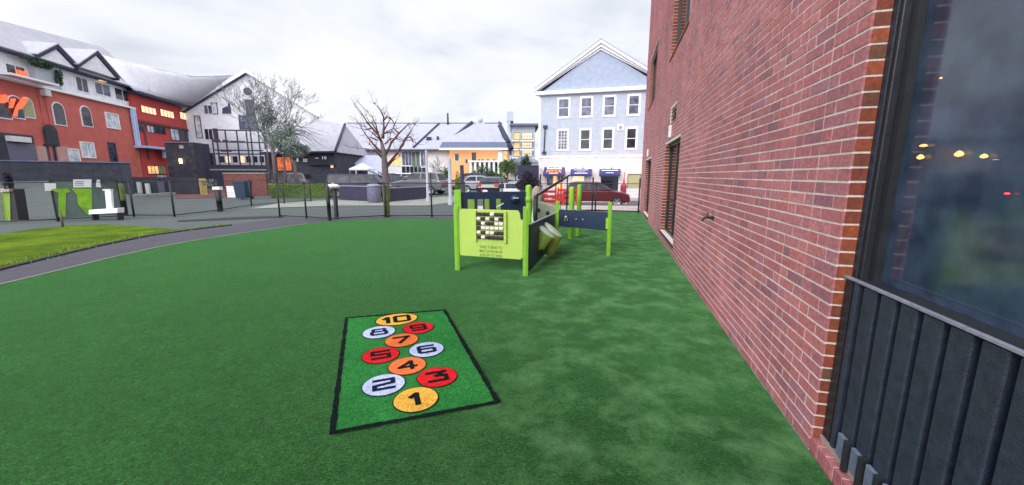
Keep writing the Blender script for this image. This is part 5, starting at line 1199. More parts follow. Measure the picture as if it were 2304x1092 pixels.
# flat bay / balcony at the left end
bl = MB(); bl.box(af(-30, 160)[0], -1.2, zC+.17, af(80, 160)[0], -.26, zC+.3); bl.build('balcony_floor', M['white_trim'], A)
pr = MB(); pr.box(af(80, 170)[0], -.05, zC+.17, af(132, 170)[0], .34, 9.44); pr.build('bay_wall', M['concrete_wall'], A)
for px0, px1 in ((112, 125),): pass
ivy = MB(); ivy.leaves(((af(88, 150)[0]), -.25, 9.3), (1.9, .35, .35), 1500, .07, random.Random(9), 12); ivy.leaves((af(122, 170)[0], -.25, 8.7), (.3, .25, .9), 900, .06, random.Random(10), 8); ivy.build('climbing_ivy', M['leaf_dark'], A)
sb_ = MB(); s0 = af(94, 209)[0]; sb_.box(s0-.2, -.35, 7.05, s0+.3, -.02, 7.5); sb_.build('wall_light', M['paper'], A, bevel=.03)
for px in (104, 118): MB().box(af(px, 300)[0]-.09, -.06, .6, af(px, 300)[0]+.09, 0, 7.5).build('pilaster', M['stucco_red'], A)
dsp = MB(); s0 = af(296, 280)[0]
dsp.box(s0-.12, -.32, 4.2, s0+.08, -.1, 7.6); dsp.box(s0+.2, -.32, 4.2, s0+.32, -.1, 7.6); dsp.build('downspout', mat('pale blue metal', (.45, .58, .85), .4), A); MB().box(s0+.08, -.2, 4.2, s0+.2, -.05, 7.6).build('downspout_gap', M['roof_dark'], A)
B = frame_thing('red_wing', 'bright red building wing with a row of glowing strip windows under a dark eave', 'building', (AF[0]+AU[0]*13.6, AF[1]+AU[1]*13.6), AU)
BP = (AF[0]+AU[0]*13.6, AF[1]+AU[1]*13.6); bf = fx(BP, AU); LB = 8.5
MB().box(0, .05, 0, LB, 9, 9.0).build('wall', M['cladding_red'], B)
MB().box(-.3, -.8, 9.0, LB+.1, .2, 9.22).build('eave', M['roof_dark'], B)
bmp = MB()
for k in range(6): bmp.ball((1.0+k*1.05, -.45, 9.22), .28, 10, 6, 0, (1.2, .8, .55))
bmp.build('eave_ornament', M['roof'], B)
for a0, b0, a1, b1 in ((319, 241, 351, 256), (362, 249, 391, 264), (406, 256, 436, 271)):
    s0 = bf(a0, b0+7)[0]; s1 = bf(a1, b0+7)[0]; zz0 = bf((a0+a1)/2, (b0+b1)/2+7)[1]; zz1 = bf((a0+a1)/2, (b0+b1)/2-7)[1]; window(B, s0, zz0, s1, zz1, 'lit_white', 'cladding_red', .04, .05, False, .05, 'strip_window', 3)
zz = bf(370, 283)[1]; MB().box(0, -.12, zz-.12, LB, .04, zz+.1).build('band', M['brown'], B)
for a0, b0, a1, b1, pn in ((309, 281, 327, 295, 'dark_glass'), (332, 284, 346, 298, 'pale_glass'), (347, 286, 372, 300, 'dark_glass'), (385, 291, 403, 315, 'pale_glass'), (404, 293, 431, 316, 'dark_glass')):
    s0 = bf(a0, (b0+b1)/2)[0]; s1 = bf(a1, (b0+b1)/2)[0]; zz0 = bf((a0+a1)/2, b1)[1]; zz1 = bf((a0+a1)/2, b0)[1]; window(B, s0, zz0, s1, zz1, pn, 'roof_dark', .05, .05, False, .05, 'window', 1)
pl2 = MB(); s0 = bf(331, 330)[0]; pl2.box(s0-.15, -.02, 3, s0+.15, .04, zz-.5); pl2.build('pilaster', M['brown'], B)
cn = MB(); s0 = bf(302, 333)[0]; s1 = bf(374, 333)[0]; z_ = bf(340, 334)[1]; cn.box(s0, -1.1, z_-.1, s1, 0, z_+.1); cn.build('canopy', mat('pale blue canopy', (.4, .5, .8), .5), B)
s0 = bf(352, 345)[0]; s1 = bf(368, 345)[0]; MB().box(s0, -.7, bf(350, 355)[1], s1, -.5, z_-.1).build('hanging_sign', M['pale_glass'], B); MB().box(s0+.3, -.75, bf(350, 352)[1], s1-.8, -.705, z_-.3).build('sign_light', M['neon'], B)
for a0, b0, a1, b1, pn in ((333, 374, 357, 391, 'lit'), (358, 374, 373, 391, 'olive_blind'), (353, 394, 376, 402, 'pale_glass')):
    s0 = bf(a0, (b0+b1)/2)[0]; s1 = bf(a1, (b0+b1)/2)[0]; zz0 = bf((a0+a1)/2, b1)[1]; zz1 = bf((a0+a1)/2, b0)[1]; window(B, s0, zz0, s1, zz1, pn, 'roof_dark', .05, .05, False, .05, 'window', 2)
# stone block annex in front of B
Ys = 33; a = at(380, 395, Ys); b = at(444, 395, Ys); ztp = zat(410, 322, Ys)
sb_ = thing('stone_annex', 'square dark grey stone block annex below the red wing', 'building', (a.x, Ys, 0))
st = MB(); Wd = b.x-a.x; rnd = random.Random(2); z = 0; r_ = 0
while z < ztp:
    x_ = 0
    while x_ < Wd-.02:
        l = min(rnd.uniform(.35, .6), Wd-x_); st.box(x_+.008, -rnd.uniform(0, .02), z, x_+l-.008, .2, min(ztp, z+.26)); x_ += l
    z += .275; r_ += 1
st.build('wall', M['stone_dark'], sb_); MB().box(0, .02, 0, Wd, .9, ztp-.01).build('core', M['wall_dark'], sb_)
MB().box(-.03, -.08, ztp, Wd+.05, .95, ztp+.06).build('cap', M['fascia_blue'], sb_)
MB().box(1.25, -.05, ztp-.45, 1.6, -.02, ztp-.2).build('plaque', M['pink_panel'], sb_); MB().box(1.2, -.2, ztp-1.65, 1.3, -.02, ztp-1.3).build('wall_light', M['bulb'], sb_)
# ---- white gabled building (C)
CQ = (BP[0]+AU[0]*8.4, BP[1]+AU[1]*8.4); CU = (AU[1], -AU[0]); cf = fx(CQ, CU)
C = frame_thing('gabled_building', 'white gable-ended building with a long sagging grey roof and dark framed porch', 'building', CQ, CU)
sa, za = cf(557, 166); ze = cf(441, 250)[1]; se = sa*2.05
MB().prism([(0, -.2), (se, -.2), (se, ze-.2), (sa, za), (0, ze)], 0, .4).build('wall', M['white_wall'], C)
MB().box(0.1, .4, -.2, se-.1, 8, ze-.4).build('rear_wall', M['white_wall'], C)
rk_ = MB()
rk_.prism([(-.35, ze-.3), (sa, za+.02), (sa, za+.38), (-.35, ze+.12)], -.55, .5); rk_.prism([(sa, za+.02), (se+.4, ze-.5), (se+.4, ze-.1), (sa, za+.38)], -.55, .5)
rk_.build('rake', M['white_trim'], C)
rk_ = MB(); rk_.prism([(-.3, ze-.45), (sa-.05, za-.1), (sa-.05, za+.01), (-.3, ze-.31)], -.35, .1); rk_.build('rake_shadow_board', M['roof_dark'], C)
# long roof: world-space surface, made local to C
inv = Matrix.Rotation(-math.atan2(CU[1], CU[0]), 4, 'Z') @ Matrix.Translation((-CQ[0], -CQ[1], 0))
e0w = Vector((BP[0]-AU[0]*.6+.75, BP[1]-AU[1]*.6, 9.24)); e1w = Vector((CQ[0]+.5, CQ[1]-.5, ze+.15))
ridge = [at(225, 122, 38.5), at(275, 137, 40), at(350, 153, 42), at(435, 170, 44.5), at(500, 168.5, 46.5), at(558, 164, 48.0)]
n = len(ridge); rm_ = MB(); vs = []
for i in range(n):
    f_ = i/(n-1); ev = e0w.lerp(e1w, f_)
    for k in range(6):
        vs.append(inv @ (ev.lerp(ridge[i], k/5)))
fs = [(i*6+k, (i+1)*6+k, (i+1)*6+k+1, i*6+k+1) for i in range(n-1) for k in range(5)]
rm_.add(vs, fs, True)
bkv = [inv @ (r__+Vector((-3, 9, -5))) for r__ in ridge]; o0 = len(rm_.v); rv = [vs[i*6+5] for i in range(n)]
rm_.add(rv+bkv, [(i, i+1, n+i+1, n+i) for i in range(n-1)], True)
ro_ = rm_.build('roof', mat('pale grey slate roof', (.56, .56, .62), .9, .1, 3.5, bump=.5, bscale=14, dirt=.15), C); md = ro_.modifiers.new('Solidify', 'SOLIDIFY'); md.thickness = .12
def cwin(px0, py0, px1, py1, pane='dark_glass', trim='white_trim', y=0, mull=0, sash=False, name='window', tw=.07):
    s0, z0 = cf(px0, py1); s1, z1 = cf(px1, py0); return window(C, s0, z0, s1, z1, pane, trim, tw, y, sash, .06, name, mull)
o = MB(); s0, z0 = cf(557, 206); o.lathe((s0, -.02, z0), [(0, .04), (.38, .04), (.45, 0)], 20, (0, -1, 0)); o.build('round_vent', M['roof_dark'], C)
s0, z0 = cf(511, 246); MB().prism([(s0-.55, z0-.5), (s0+.4, z0-.5), (s0+.4, z0+.3), (s0+.3, z0+1.0), (s0+.12, z0+.35), (s0-.45, z0+.1)], -.06, 0).build('gable_ornament', M['roof_dark'], C)
cwin(461, 238, 476, 256, 'blue_glass', mull=1); cwin(479, 233, 487, 256, 'pale_glass', 'roof_dark')
cwin(444, 262, 449, 310, 'pale_glass', 'roof_dark'); cwin(463, 291, 477, 314, 'dark_glass', mull=1); cwin(481, 291, 488, 314, 'blue_glass', 'roof_dark')
cwin(541, 262, 574, 290, 'blue_glass', 'roof_dark', mull=3, sash=True); cwin(556, 226, 570, 258, 'dark_glass', 'roof_dark', mull=1, sash=True)
# porch: rails, posts, lit shopfront
pc = MB(); s0, z0 = cf(490, 296); s1, _ = cf(615, 305)
for py in (296, 322, 340, 348):
    z_ = cf(520, py)[1]; pc.box(s0, -1.25, z_-.06, s1, -1.12, z_+.08)
for px in (490, 500, 520, 545, 566, 575, 592, 604, 615):
    x_ = cf(px, 320)[0]; pc.box(x_-.06, -1.24, -.2, x_+.06, -1.13, z0+(0 if px < 570 else 1.2))
pc.build('porch_frame', M['roof_dark'], C)
pd = MB()
for k, (px0, px1, py) in enumerate(((490, 505, 318), (512, 523, 319), (528, 560, 321), (508, 530, 341))):
    a_, z_ = cf(px0, py); b_, _ = cf(px1, py); pd.box(a_, -1.2, z_-.1, b_, -1.0, z_+.12)
pd.build('porch_beam', M['brown'], C)
for k, px in enumerate((501, 514, 530, 546, 560, 575, 590)):
    cwin(px-5, 352, px+4, 366, 'lit_white' if k in (1, 3) else 'dark_glass', mull=0)
sh = MB(); s0, z0 = cf(452, 400); s1, z1 = cf(482, 345); sh.box(s0, -.5, -.2, s1, -.02, z1); sh.build('dark_shopfront', M['dark_glass'], C)
cwin(449, 352, 461, 390, 'dark_glass', 'roof_dark', -.55, 1); MB().box(cf(464, 380)[0], -.6, -.2, cf(482, 380)[0], -.52, cf(470, 325)[1]).build('doorway', M['roof_dark'], C)
MB().box(cf(488, 380)[0], -1.6, -.2, cf(628, 380)[0], -1.3, cf(520, 372)[1]).build('porch_base', M['wall_purple'], C)
MB().box(cf(488, 380)[0], -1.65, cf(520, 386)[1]+.1, cf(628, 380)[0], -1.25, cf(520, 383)[1]+.1).build('porch_ledge', M['concrete'], C)
# objects in front of C
Yp = 31
def frontal(name, label, cat, px0, py0, px1, py1, Y, dep, m, parts=(), group=None):
    a = at(px0, py1, Y); b = at(px1, py0, Y); z0 = min(a.z, tz(a.x, Y)) if py1 is None else a.z
    t = thing(name, label, cat, (a.x, Y, 0), 0, group); MB().box(0, 0, a.z, b.x-a.x, dep, b.z).build('wall' if cat in ('building', 'wall') else 'body', M[m], t); return t, a, b
bw = thing('brown_wall', 'low reddish brown wall beyond the fence, left of the hedge', 'wall', (at(505, 420, 28).x, 28, 0)); MB().box(0, 0, -.1, at(600, 420, 28).x-at(505, 420, 28).x, .3, zat(550, 391, 28)).build('wall', M['brown'], bw)
MB().box(0, -.04, zat(550, 391, 28), at(600, 420, 28).x-at(505, 420, 28).x, .34, zat(550, 389, 28)).build('cap', M['concrete'], bw)
dk = thing('dark_wall', 'long dark violet grey wall below the red wing', 'wall', (at(300, 420, 30.5).x, 30.5, 0)); MB().box(0, 0, -.1, at(445, 420, 30.5).x-at(300, 420, 30.5).x, .3, zat(370, 399, 30.5)).build('wall', M['wall_dark'], dk)
for k, (px, w_, py0, py1, m, lab) in enumerate([(311, 2.6, 409, 425, 'paper', 'narrow white post against the long dark wall'), (330, 3, 413, 424, 'white_trim', 'short white bollard against the long dark wall'), (361, 5, 408, 425, 'bin', 'grey box against the long dark wall')]):
    a = at(px-w_, py1, 30.2); b = at(px+w_, py0, 30.2); t = MB().box(0, 0, -a.z+0, b.x-a.x, .15, b.z-0); o = t.build('bollard', M[m]); o.location = (a.x, 30.2, 0); o.data.update(); tag(o, lab, 'bollard')
gt = thing('slatted_gate', 'ochre slatted gate standing left of the brown wall', 'gate', (at(449, 425, 27.5).x, 27.5, 0)); gw = at(466, 420, 27.5).x-at(449, 420, 27.5).x; gh = zat(455, 402, 27.5)
q = MB(); [q.box(k*gw/5+.02, 0, .1, (k+1)*gw/5-.02, .04, gh) for k in range(5)]; q.build('slats', M['ochre'], gt); MB().box(0, .045, .2, gw, .08, .3).box(0, .045, gh-.3, gw, .08, gh-.2).build('rails', M['brown'], gt)
q = MB(); q.leaves((0, 0, .6), (.5, .3, .35), 500, .06, random.Random(3)); o = q.build('flower_bush', M['leaf_pale']); o.location = (at(462, 395, 27).x, 27.1, .35); tag(o, 'pale flowering bush above the ochre slatted gate', 'bush')
pb_ = thing('planter_box', 'white rectangular planter in front of the brown wall', 'planter', (at(510, 430, 26).x, 26, 0)); MB().box(0, 0, 0, at(536, 430, 26).x-at(510, 430, 26).x, .5, zat(520, 419, 26)).build('box', M['white_trim'], pb_); MB().box(.05, .05, zat(520, 419, 26), .7, .45, zat(520, 419, 26)+.02).build('soil', M['brown'], pb_)
bn2 = thing('refuse_bin', 'dark blue wheeled refuse bin beside the white planter', 'bin', (at(548, 436, 24).x, 24, 0)); bh = zat(548, 410, 24)
q = MB(); q.add([(-.3, -.3, .08), (.3, -.3, .08), (.3, .3, .08), (-.3, .3, .08), (-.36, -.36, bh), (.36, -.36, bh), (.36, .36, bh), (-.36, .36, bh)], [(0, 3, 2, 1), (4, 5, 6, 7), (0, 1, 5, 4), (1, 2, 6, 5), (2, 3, 7, 6), (3, 0, 4, 7)]); q.build('body', M['navy'], bn2, bevel=.02)
MB().box(-.39, -.4, bh+.002, .39, .39, bh+.07).build('lid', M['navy'], bn2, bevel=.02); [MB().lathe((sx, .3, .1), [(.0, 0), (.1, 0), (.1, .05), (0, .05)], 12, (1, 0, 0)).build('wheel', M['tyre'], bn2) for sx in (-.35, .3)]
# tall dark retaining wall at far left
rw = thing('retaining_wall', 'long dark slate retaining wall below the stucco building at the left', 'wall', (0, 0, 0)); a = at(-120, 362, 20.5); b = at(292, 368, 25.5)
an, L = panel_frame(a, b); rw.location = (a.x, a.y, 0); rw.rotation_euler = (0, 0, an)
q = MB(); nseg = 60; q.add([(L*i/nseg, 0 if k else random.uniform(-.03, .03), z_) for i in range(nseg+1) for k, z_ in ((0, .2), (1, 2.22-.1+.05*math.sin(i*.7)*0+.1))], [(2*i, 2*i+2, 2*i+3, 2*i+1) for i in range(nseg)]); q.box(0, .01, 0, L, .4, 2.2); q.build('wall', M['wall_dark'], rw)
MB().box(-.05, -.06, 2.225, L+.05, .45, 2.29).build('coping', M['fascia_blue'], rw)
# ---- E: dark shop building
Ye = 37; xe = at(600, 395, Ye).x; E_ = thing('dark_shop', 'dark fronted shop with an orange lit corner and pale sloping roof', 'building', (xe, Ye, 0)); 
def ef(px, py): v = at(px, py, Ye); return (v.x-xe, v.z)
zt_ = ef(700, 343)[1]; xr = ef(758, 395)[0]
MB().box(0, 0, -.1, xr, 8, zt_).build('wall', M['wall_dark'], E_)
def efw(px0, py0, px1, py1, pane, trim='roof_dark', mull=0, name='window'):
    a_, c_ = ef(px0, py1); b_, d_ = ef(px1, py0); return window(E_, a_, c_, b_, d_, pane, trim, .05, 0, False, .05, name, mull)
efw(622, 353, 648, 382, 'lit_shop', name='lit_window', mull=1) if 'lit_shop' in M else None
M['lit_shop'] = emit_mat('dim orange shop interior', (.75, .16, .04), .8, .9, 2.2)
efw(626, 354, 654, 384, 'lit_shop', mull=1, name='lit_window'); efw(656, 358, 663, 368, 'pale_glass'); efw(665, 355, 672, 364, 'pale_glass'); efw(682, 357, 692, 365, 'pale_glass'); efw(698, 359, 706, 365, 'lit_white'); efw(603, 352, 620, 380, 'dark_glass', mull=2)
a_, c_ = ef(640, 353); b_, d_ = ef(700, 344); MB().box(a_, -.3, c_, b_, -.02, d_).build('red_fascia', mat('dark red fascia', (.14, .015, .03), .7), E_)
a_, c_ = ef(698, 372); b_, d_ = ef(756, 346); MB().box(a_, -.25, c_, b_, -.02, d_).build('sign_board', mat('near black sign board', (.015, .018, .035), .6), E_)
t = text_mb('10', .42, .01, 'CENTER', 1.2, .01); a_, c_ = ef(732, 359); xform(t, Matrix.Translation((a_, -.27, c_)) @ Matrix.Rotation(R(90), 4, 'X')); t.build('sign_number', M['letter_white'], E_)
a_, c_ = ef(720, 356.5); MB().box(a_-.35, -.265, c_-.03, a_, -.252, c_+.03).build('sign_dash', M['letter_white'], E_)
efw(744, 366, 750, 378, 'lit', name='lit_window')
rr_ = MB(); p = [Vector((*ef(px, py), 0)) for px, py in ((596, 345), (762, 343), (742, 284), (662, 272))]
rr_.slab([(p[0].x, -.7, p[0].y), (p[1].x, -.7, p[1].y), (p[2].x, 3.4, p[2].y+.55), (p[3].x+.1, 3.4, p[3].y+.7)], .12)
rr_.slab([(p[3].x+.1, 3.4, p[3].y+.7), (p[2].x, 3.4, p[2].y+.55), (p[1].x, 8, p[1].y), (p[0].x, 8, p[0].y)], .12)
rr_.slab([(p[1].x, -.7, p[1].y), (p[1].x, 8, p[1].y), (p[2].x, 3.4, p[2].y+.55)], .12)
rr_.build('roof', M['roof'], E_)
q = MB(); q.tube([(p[1].x, -.72, p[1].y+.03), (p[2].x, 3.4, p[2].y+.6)], .14, 6); q.tube([(p[0].x, -.74, p[0].y), (p[1].x, -.74, p[1].y)], .1, 6); q.build('roof_edge', M['roof_dark'], E_)
# dark twigs veil = vine of a leaning tree along the roof edge
q = thing('leaning_branches', 'thin violet grey branches sprawling over the dark shop roof', 'tree', (at(668, 395, 34).x, 34, 0)); o_ = Vector(q.location); c = MB(); rnd = random.Random(12)
for i in range(26):
    a = at(650+rnd.uniform(-6, 22), 275+rnd.uniform(-6, 30), 34); b = at(690+rnd.uniform(0, 60), 300+rnd.uniform(0, 40), 34); m_ = a.lerp(b, .5)+Vector((0, 0, .15)); c.tube([a-o_, m_-o_, b-o_], [.02, .016, .008], 4, False)
c.build('crown', M['twig'], q); MB().tube([(0, 0, 0), (-.2, 0, 2.4), at(656, 285, 34)-o_], [.16, .12, .05], 8).build('trunk', M['bark'], q)
# ---- F: long pale roofed building
Yg = 50; xf = at(740, 395, Yg).x; Fb = thing('long_building', 'long low building with pale grey hipped roof and an orange lit wall', 'building', (xf, Yg, 0))
def ff_(px, py): v = at(px, py, Yg); return (v.x-xf, v.z)
xr = ff_(1146, 395)[0]; ze_ = ff_(900, 338)[1]; zr_ = ff_(900, 279)[1]+.7
MB().box(0, 0, -.7, xr, 10, ze_).build('wall', M['white_wall'], Fb)
q = MB(); a_ = ff_(746, 300)[0]; b_ = ff_(1128, 300)[0]
q.slab([(-.8, -.8, ze_), (xr+.3, -.8, ze_), (b_, 5, zr_), (a_, 5, zr_)], .15); q.slab([(a_, 5, zr_), (b_, 5, zr_), (xr+.3, 10.8, ze_), (-.8, 10.8, ze_)], .15); q.slab([(xr+.3, -.8, ze_), (xr+.3, 10.8, ze_), (b_, 5, zr_)], .15)
q.build('roof', M['roof2'], Fb)
q = MB()
def on_roof(px, py, d=.1):   # point on the front roof slope
    best = None
    for k in range(60):
        f_ = k/59; y_ = -.8+5.8*f_; z_ = ze_+(zr_-ze_)*f_; v = at(px, py, Yg+y_)
        e__ = abs(v.z-z_)
        if best is None or e__ < best[0]: best = (e__, Vector((v.x-xf, y_, z_+d)))
    return best[1]
q.tube([on_roof(988, 280), on_roof(930, 334)], .12, 6); q.tube([on_roof(1062, 279, .2), on_roof(1006, 330, .3)], [.22, .3], 6)
q.tube([on_roof(1013, 282), on_roof(1040, 300)], .04, 5) if False else None
q.build('roof_seam', M['roof_dark'], Fb)
q = MB()
for px, py in ((962, 316), (968, 316), (985, 315)):
    v = on_roof(px, py, .15); q.box(v.x-.12, v.y-.2, v.z-.1, v.x+.16, v.y+.1, v.z+.25)
q.build('roof_light', M['roof_dark'], Fb)
v = on_roof(1008, 281, 0); MB().tube([v, v+Vector((0, 0, 1.5))], .12, 10).build('flue', M['roof_dark'], Fb)
q = MB(); q.tube([(a_, 5, zr_+.03), (b_, 5, zr_+.03)], .08, 6); q.tube([(-.8, -.82, ze_), (xr+.3, -.82, ze_)], .1, 6); q.build('ridge_cap', M['fascia_blue'], Fb)
# projecting hipped pavilion with lit wall
Yh = 46; xh = at(1007, 395, Yh).x; Hb = thing('lit_pavilion', 'hip roofed pavilion with orange lit walls, arched window and white colonnade', 'building', (xh, Yh, 0))
def hf(px, py): v = at(px, py, Yh); return (v.x-xh, v.z)
x1_, z1_ = hf(1142, 331); x0_ = 0; xm, zm = hf(1077, 274)
MB().box(.3, 0, -.7, x1_-.9, 4, z1_).build('wall', M['lit_orange'], Hb)
q = MB(); q.slab([(-.35, -.7, z1_+.5), (x1_+.1, -.7, z1_+.5), (xm+.35, 2.6, zm+.3), (xm-.35, 2.6, zm+.3)], .1); q.slab([(x1_+.1, -.7, z1_+.5), (x1_+.1, 5, z1_+.5), (xm+.35, 2.6, zm+.3)], .1); q.slab([(-.35, 5, z1_+.5), (-.35, -.7, z1_+.5), (xm-.35, 2.6, zm+.3)], .1); q.build('roof', M['roof2'], Hb)
q = MB(); q.add([(-.7, -1.0, z1_-.15), (x1_+.35, -1.0, z1_-.15), (x1_+.12, -.72, z1_+.5), (-.37, -.72, z1_+.5), (-.7, 4, z1_-.15), (x1_+.35, 4, z1_-.15), (x1_+.12, 4, z1_+.5), (-.37, 4, z1_+.5)], [(0, 1, 2, 3), (1, 5, 6, 2), (4, 0, 3, 7), (0, 4, 5, 1)]); q.build('lower_roof', M['fascia_blue'], Hb)
MB().box(-.72, -1.02, z1_-.40, x1_+.37, -.8, z1_-.16).build('gutter', M['white_trim'], Hb)
q = MB(); q.tube([(x1_+.15, -.75, z1_+.4), (xm+2.3, 2.0, zm+.2)], [.3, .14], 6); q.tube([hf(1126, 278)[0:1] and Vector((hf(1122, 280)[0], 1.0, hf(1122, 280)[1])), Vector((hf(1150, 338)[0], -1, hf(1150, 338)[1]))], [.18, .35], 6); q.build('hip_ridge', M['roof_dark'], Hb)
q = MB(); q.ball((xm, 2.6, zm+.5), .3, 8, 6, .1); q.build('finial', M['concrete_wall'], Hb)
def hw_(px0, py0, px1, py1, pane, trim='white_trim', name='window', y=0):
    a_, c_ = hf(px0, py1); b_, d_ = hf(px1, py0); return window(Hb, a_, c_, b_, d_, pane, trim, .06, y, False, .05, name, 0)
hw_(1024, 347, 1032, 362, 'dark_glass'); hw_(1063, 345, 1070, 361, 'dark_glass', 'roof_dark', 'door')
q = MB()
for px in (1050, 1078, 1086, 1098, 1112): a_, z_ = hf(px, 361); q.box(a_-.1, -.3, z_-.3, a_+.1, -.1, z_+.1)
q.build('balcony_furniture', M['roof_dark'], Hb)
zc = hf(1090, 364)[1]; a_ = hf(1058, 364)[0]; b_ = hf(1134, 364)[0]
MB().box(a_, -2.2, zc-.12, b_, -.02, zc+.05).build('balcony_floor', M['white_trim'], Hb)
q = MB()
for px in (1063, 1073, 1083, 1093, 1103, 1113, 1123, 1132): a_, _ = hf(px, 370); q.box(a_-.12, -2.15, -.6, a_+.12, -1.9, zc-.12)
q.build('column', M['white_trim'], Hb); MB().box(hf(1060, 370)[0], -.4, -.6, hf(1130, 370)[0], -.02, zc-.13).build('colonnade_wall', M['olive_blind'], Hb)
MB().box(hf(1116, 370)[0], -.5, -.6, hf(1123, 370)[0], -.41, zc-.2).build('colonnade_door', M['leaf_dark'] and mat('dark green door', (.02, .06, .05), .6), Hb)
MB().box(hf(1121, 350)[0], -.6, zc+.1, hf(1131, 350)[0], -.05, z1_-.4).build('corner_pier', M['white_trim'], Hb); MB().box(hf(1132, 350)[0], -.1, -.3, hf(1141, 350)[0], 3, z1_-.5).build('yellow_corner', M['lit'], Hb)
# sunroom + shop glazing under the long roof
def long_win(px0, py0, px1, py1, pane, trim='white_trim', mull=0, name='window', dy=-.02):
    a_, c_ = ff_(px0, py1); b_, d_ = ff_(px1, py0); return window(Fb, a_, c_, b_, d_, pane, trim, .07, dy, False, .05, name, mull)
long_win(766, 352, 796, 376, 'lit', mull=2); long_win(880, 352, 902, 372, 'lit', mull=1); long_win(906, 342, 925, 372, 'blue_glass', mull=2); long_win(928, 342, 944, 374, 'leaf_pale', mull=1); long_win(948, 342, 960, 376, 'blue_glass', mull=1)
long_win(905, 375, 958, 392, 'dark_glass', mull=5)
Yq = 41; xs_ = at(770, 395, Yq).x; Sr = thing('glass_canopy', 'sloping white framed glass canopy left of the pruned tree', 'canopy', (xs_, Yq, 0))
def sf(px, py, dy=0): v = at(px, py, Yq+dy); return Vector((v.x-xs_, dy, v.z))
top0, top1 = sf(775, 345, 3), sf(862, 350, 3); lo0, lo1 = sf(800, 372), sf(862, 398)
MB().slab([lo0, lo1, top1, top0], .04).build('glazing', mat('frosted roof glass', (.45, .46, .60), .35, .15, 2), Sr)
q = MB()
for k in range(7): q.tube([lo0.lerp(lo1, k/6), top0.lerp(top1, k/6)], .04, 5)
q.tube([top0, top1], .06, 5); q.tube([lo0, lo1], .07, 5); q.tube([sf(772, 344, 3.0), sf(866, 396)], .09, 6); q.build('frame', M['fascia_blue'], Sr)
q = MB(); [q.tube([Vector((p_.x, p_.y, -.1)), p_], .06, 6) for p_ in (lo0, lo1, lo0.lerp(lo1, .5), top0, top1)]; q.build('posts', M['white_trim'], Sr)
# umbrella tent
pt = at(815, 385, 38); um = thing('market_tent', 'small pale pointed tent below the glass canopy', 'tent', (pt.x, 38, 0)); zt2_ = zat(815, 367, 38); zb_ = zat(815, 380, 38)
MB().add([(-.9, -.9, zb_), (.9, -.9, zb_), (.9, .9, zb_), (-.9, .9, zb_), (0.1, 0, zt2_), (-.9, -.9, zb_-.15), (.9, -.9, zb_-.15), (.9, .9, zb_-.15), (-.9, .9, zb_-.15)], [(0, 1, 4), (1, 2, 4), (2, 3, 4), (3, 0, 4), (5, 6, 1, 0), (6, 7, 2, 1), (7, 8, 3, 2), (8, 5, 0, 3)]).build('cover', M['paper'], um)
for sx in (-.85, .85):
    for sy in (-.85, .85): MB().tube([(sx, sy, 0), (sx, sy, zb_)], .025, 6).build('leg', M['light_edge'], um)
# ---- G: apartment block
Ya = 85; xa_ = at(1150, 395, Ya).x; G_ = thing('apartment_block', 'distant pale apartment block with stacked balconies and lit windows', 'building', (xa_, Ya, 0))
def gf(px, py): v = at(px, py, Ya); return (v.x-xa_, v.z)
x1_, zt_ = gf(1204, 284); MB().box(0, 0, -1, x1_, 12, zt_).build('wall', M['concrete_wall'], G_)
MB().box(-.3, -1.2, zt_, x1_+.9, 12.3, zt_+.4).build('roof', M['bin'], G_)
tw0, twz = gf(1142, 252); tw1, _ = gf(1153, 260); MB().box(tw0, -.5, -1, tw1-.4, 4, twz-.6).build('tower', M['concrete_wall'], G_); MB().box(tw0-.1, -.6, twz-1.9, tw1+.2, 4.1, twz).build('tower_cap', M['concrete_wall'], G_)
for k, (py0, py1) in enumerate(((299, 316), (321, 336), (340, 354), (358, 370))):
    for (px0, px1, pn) in ((1157, 1169, 'lit'), (1175, 1197, 'lit_white')):
        a_, c_ = gf(px0, py1-2); b_, d_ = gf(px1, py0); window(G_, a_, c_, b_, d_, pn if k < 3 else 'blue_glass', 'roof_dark', .1, 0, False, .05, 'window', 3)
    a_, c_ = gf(1172, py1); b_, _ = gf(1200, py1); q = MB(); q.box(a_, -1.6, c_-.35, b_, 0, c_-.12); q.build('balcony', M['white_trim'], G_)
    q2 = MB(); [q2.box(a_+kk*(b_-a_)/16, -1.58, c_-.12, a_+kk*(b_-a_)/16+.05, -1.52, c_+.75) for kk in range(17)]; q2.box(a_, -1.6, c_+.72, b_, -1.5, c_+.8); q2.build('balcony_rail', M['bin'], G_)
    a2, c2 = gf(1152, py1); b2, _ = gf(1166, py1); MB().box(a2, -1.2, c2-.3, b2, 0, c2-.1).build('balcony', M['white_trim'], G_)
# small low buildings filling the gap under the apartment block
lb = thing('white_house', 'small white house with blue roof trim beneath the apartment block', 'building', (at(1143, 395, 60).x, 60, 0)); w_ = at(1212, 395, 60).x-at(1143, 395, 60).x; h_ = zat(1170, 366, 60)
MB().box(0, 0, -.8, w_, 6, h_).build('wall', M['clap_white'], lb); MB().prism([(-.3, h_), (w_+.3, h_), (w_*.6, h_+1.1)], -.4, 6.3).build('roof', M['roof2'], lb)
for k in range(3): window(lb, .5+k*1.5, h_-1.6, 1.2+k*1.5, h_-.5, 'blue_glass', 'white_trim', .08, 0, True, .05)

# distant tree line to close the horizon
q = MB(); rnd = random.Random(77)
for k in range(46):
    x_ = -170+k*8+rnd.uniform(-2, 2); q.leaves((x_, 150+rnd.uniform(-5, 5), 1.5), (7, 3, rnd.uniform(2.2, 3.8)), 130, .8, rnd, 8)
o = q.build('distant_trees', M['leaf_mid']); o['kind'] = 'stuff'; o['label'] = 'far dark green band of trees on the horizon'; o['category'] = 'trees'

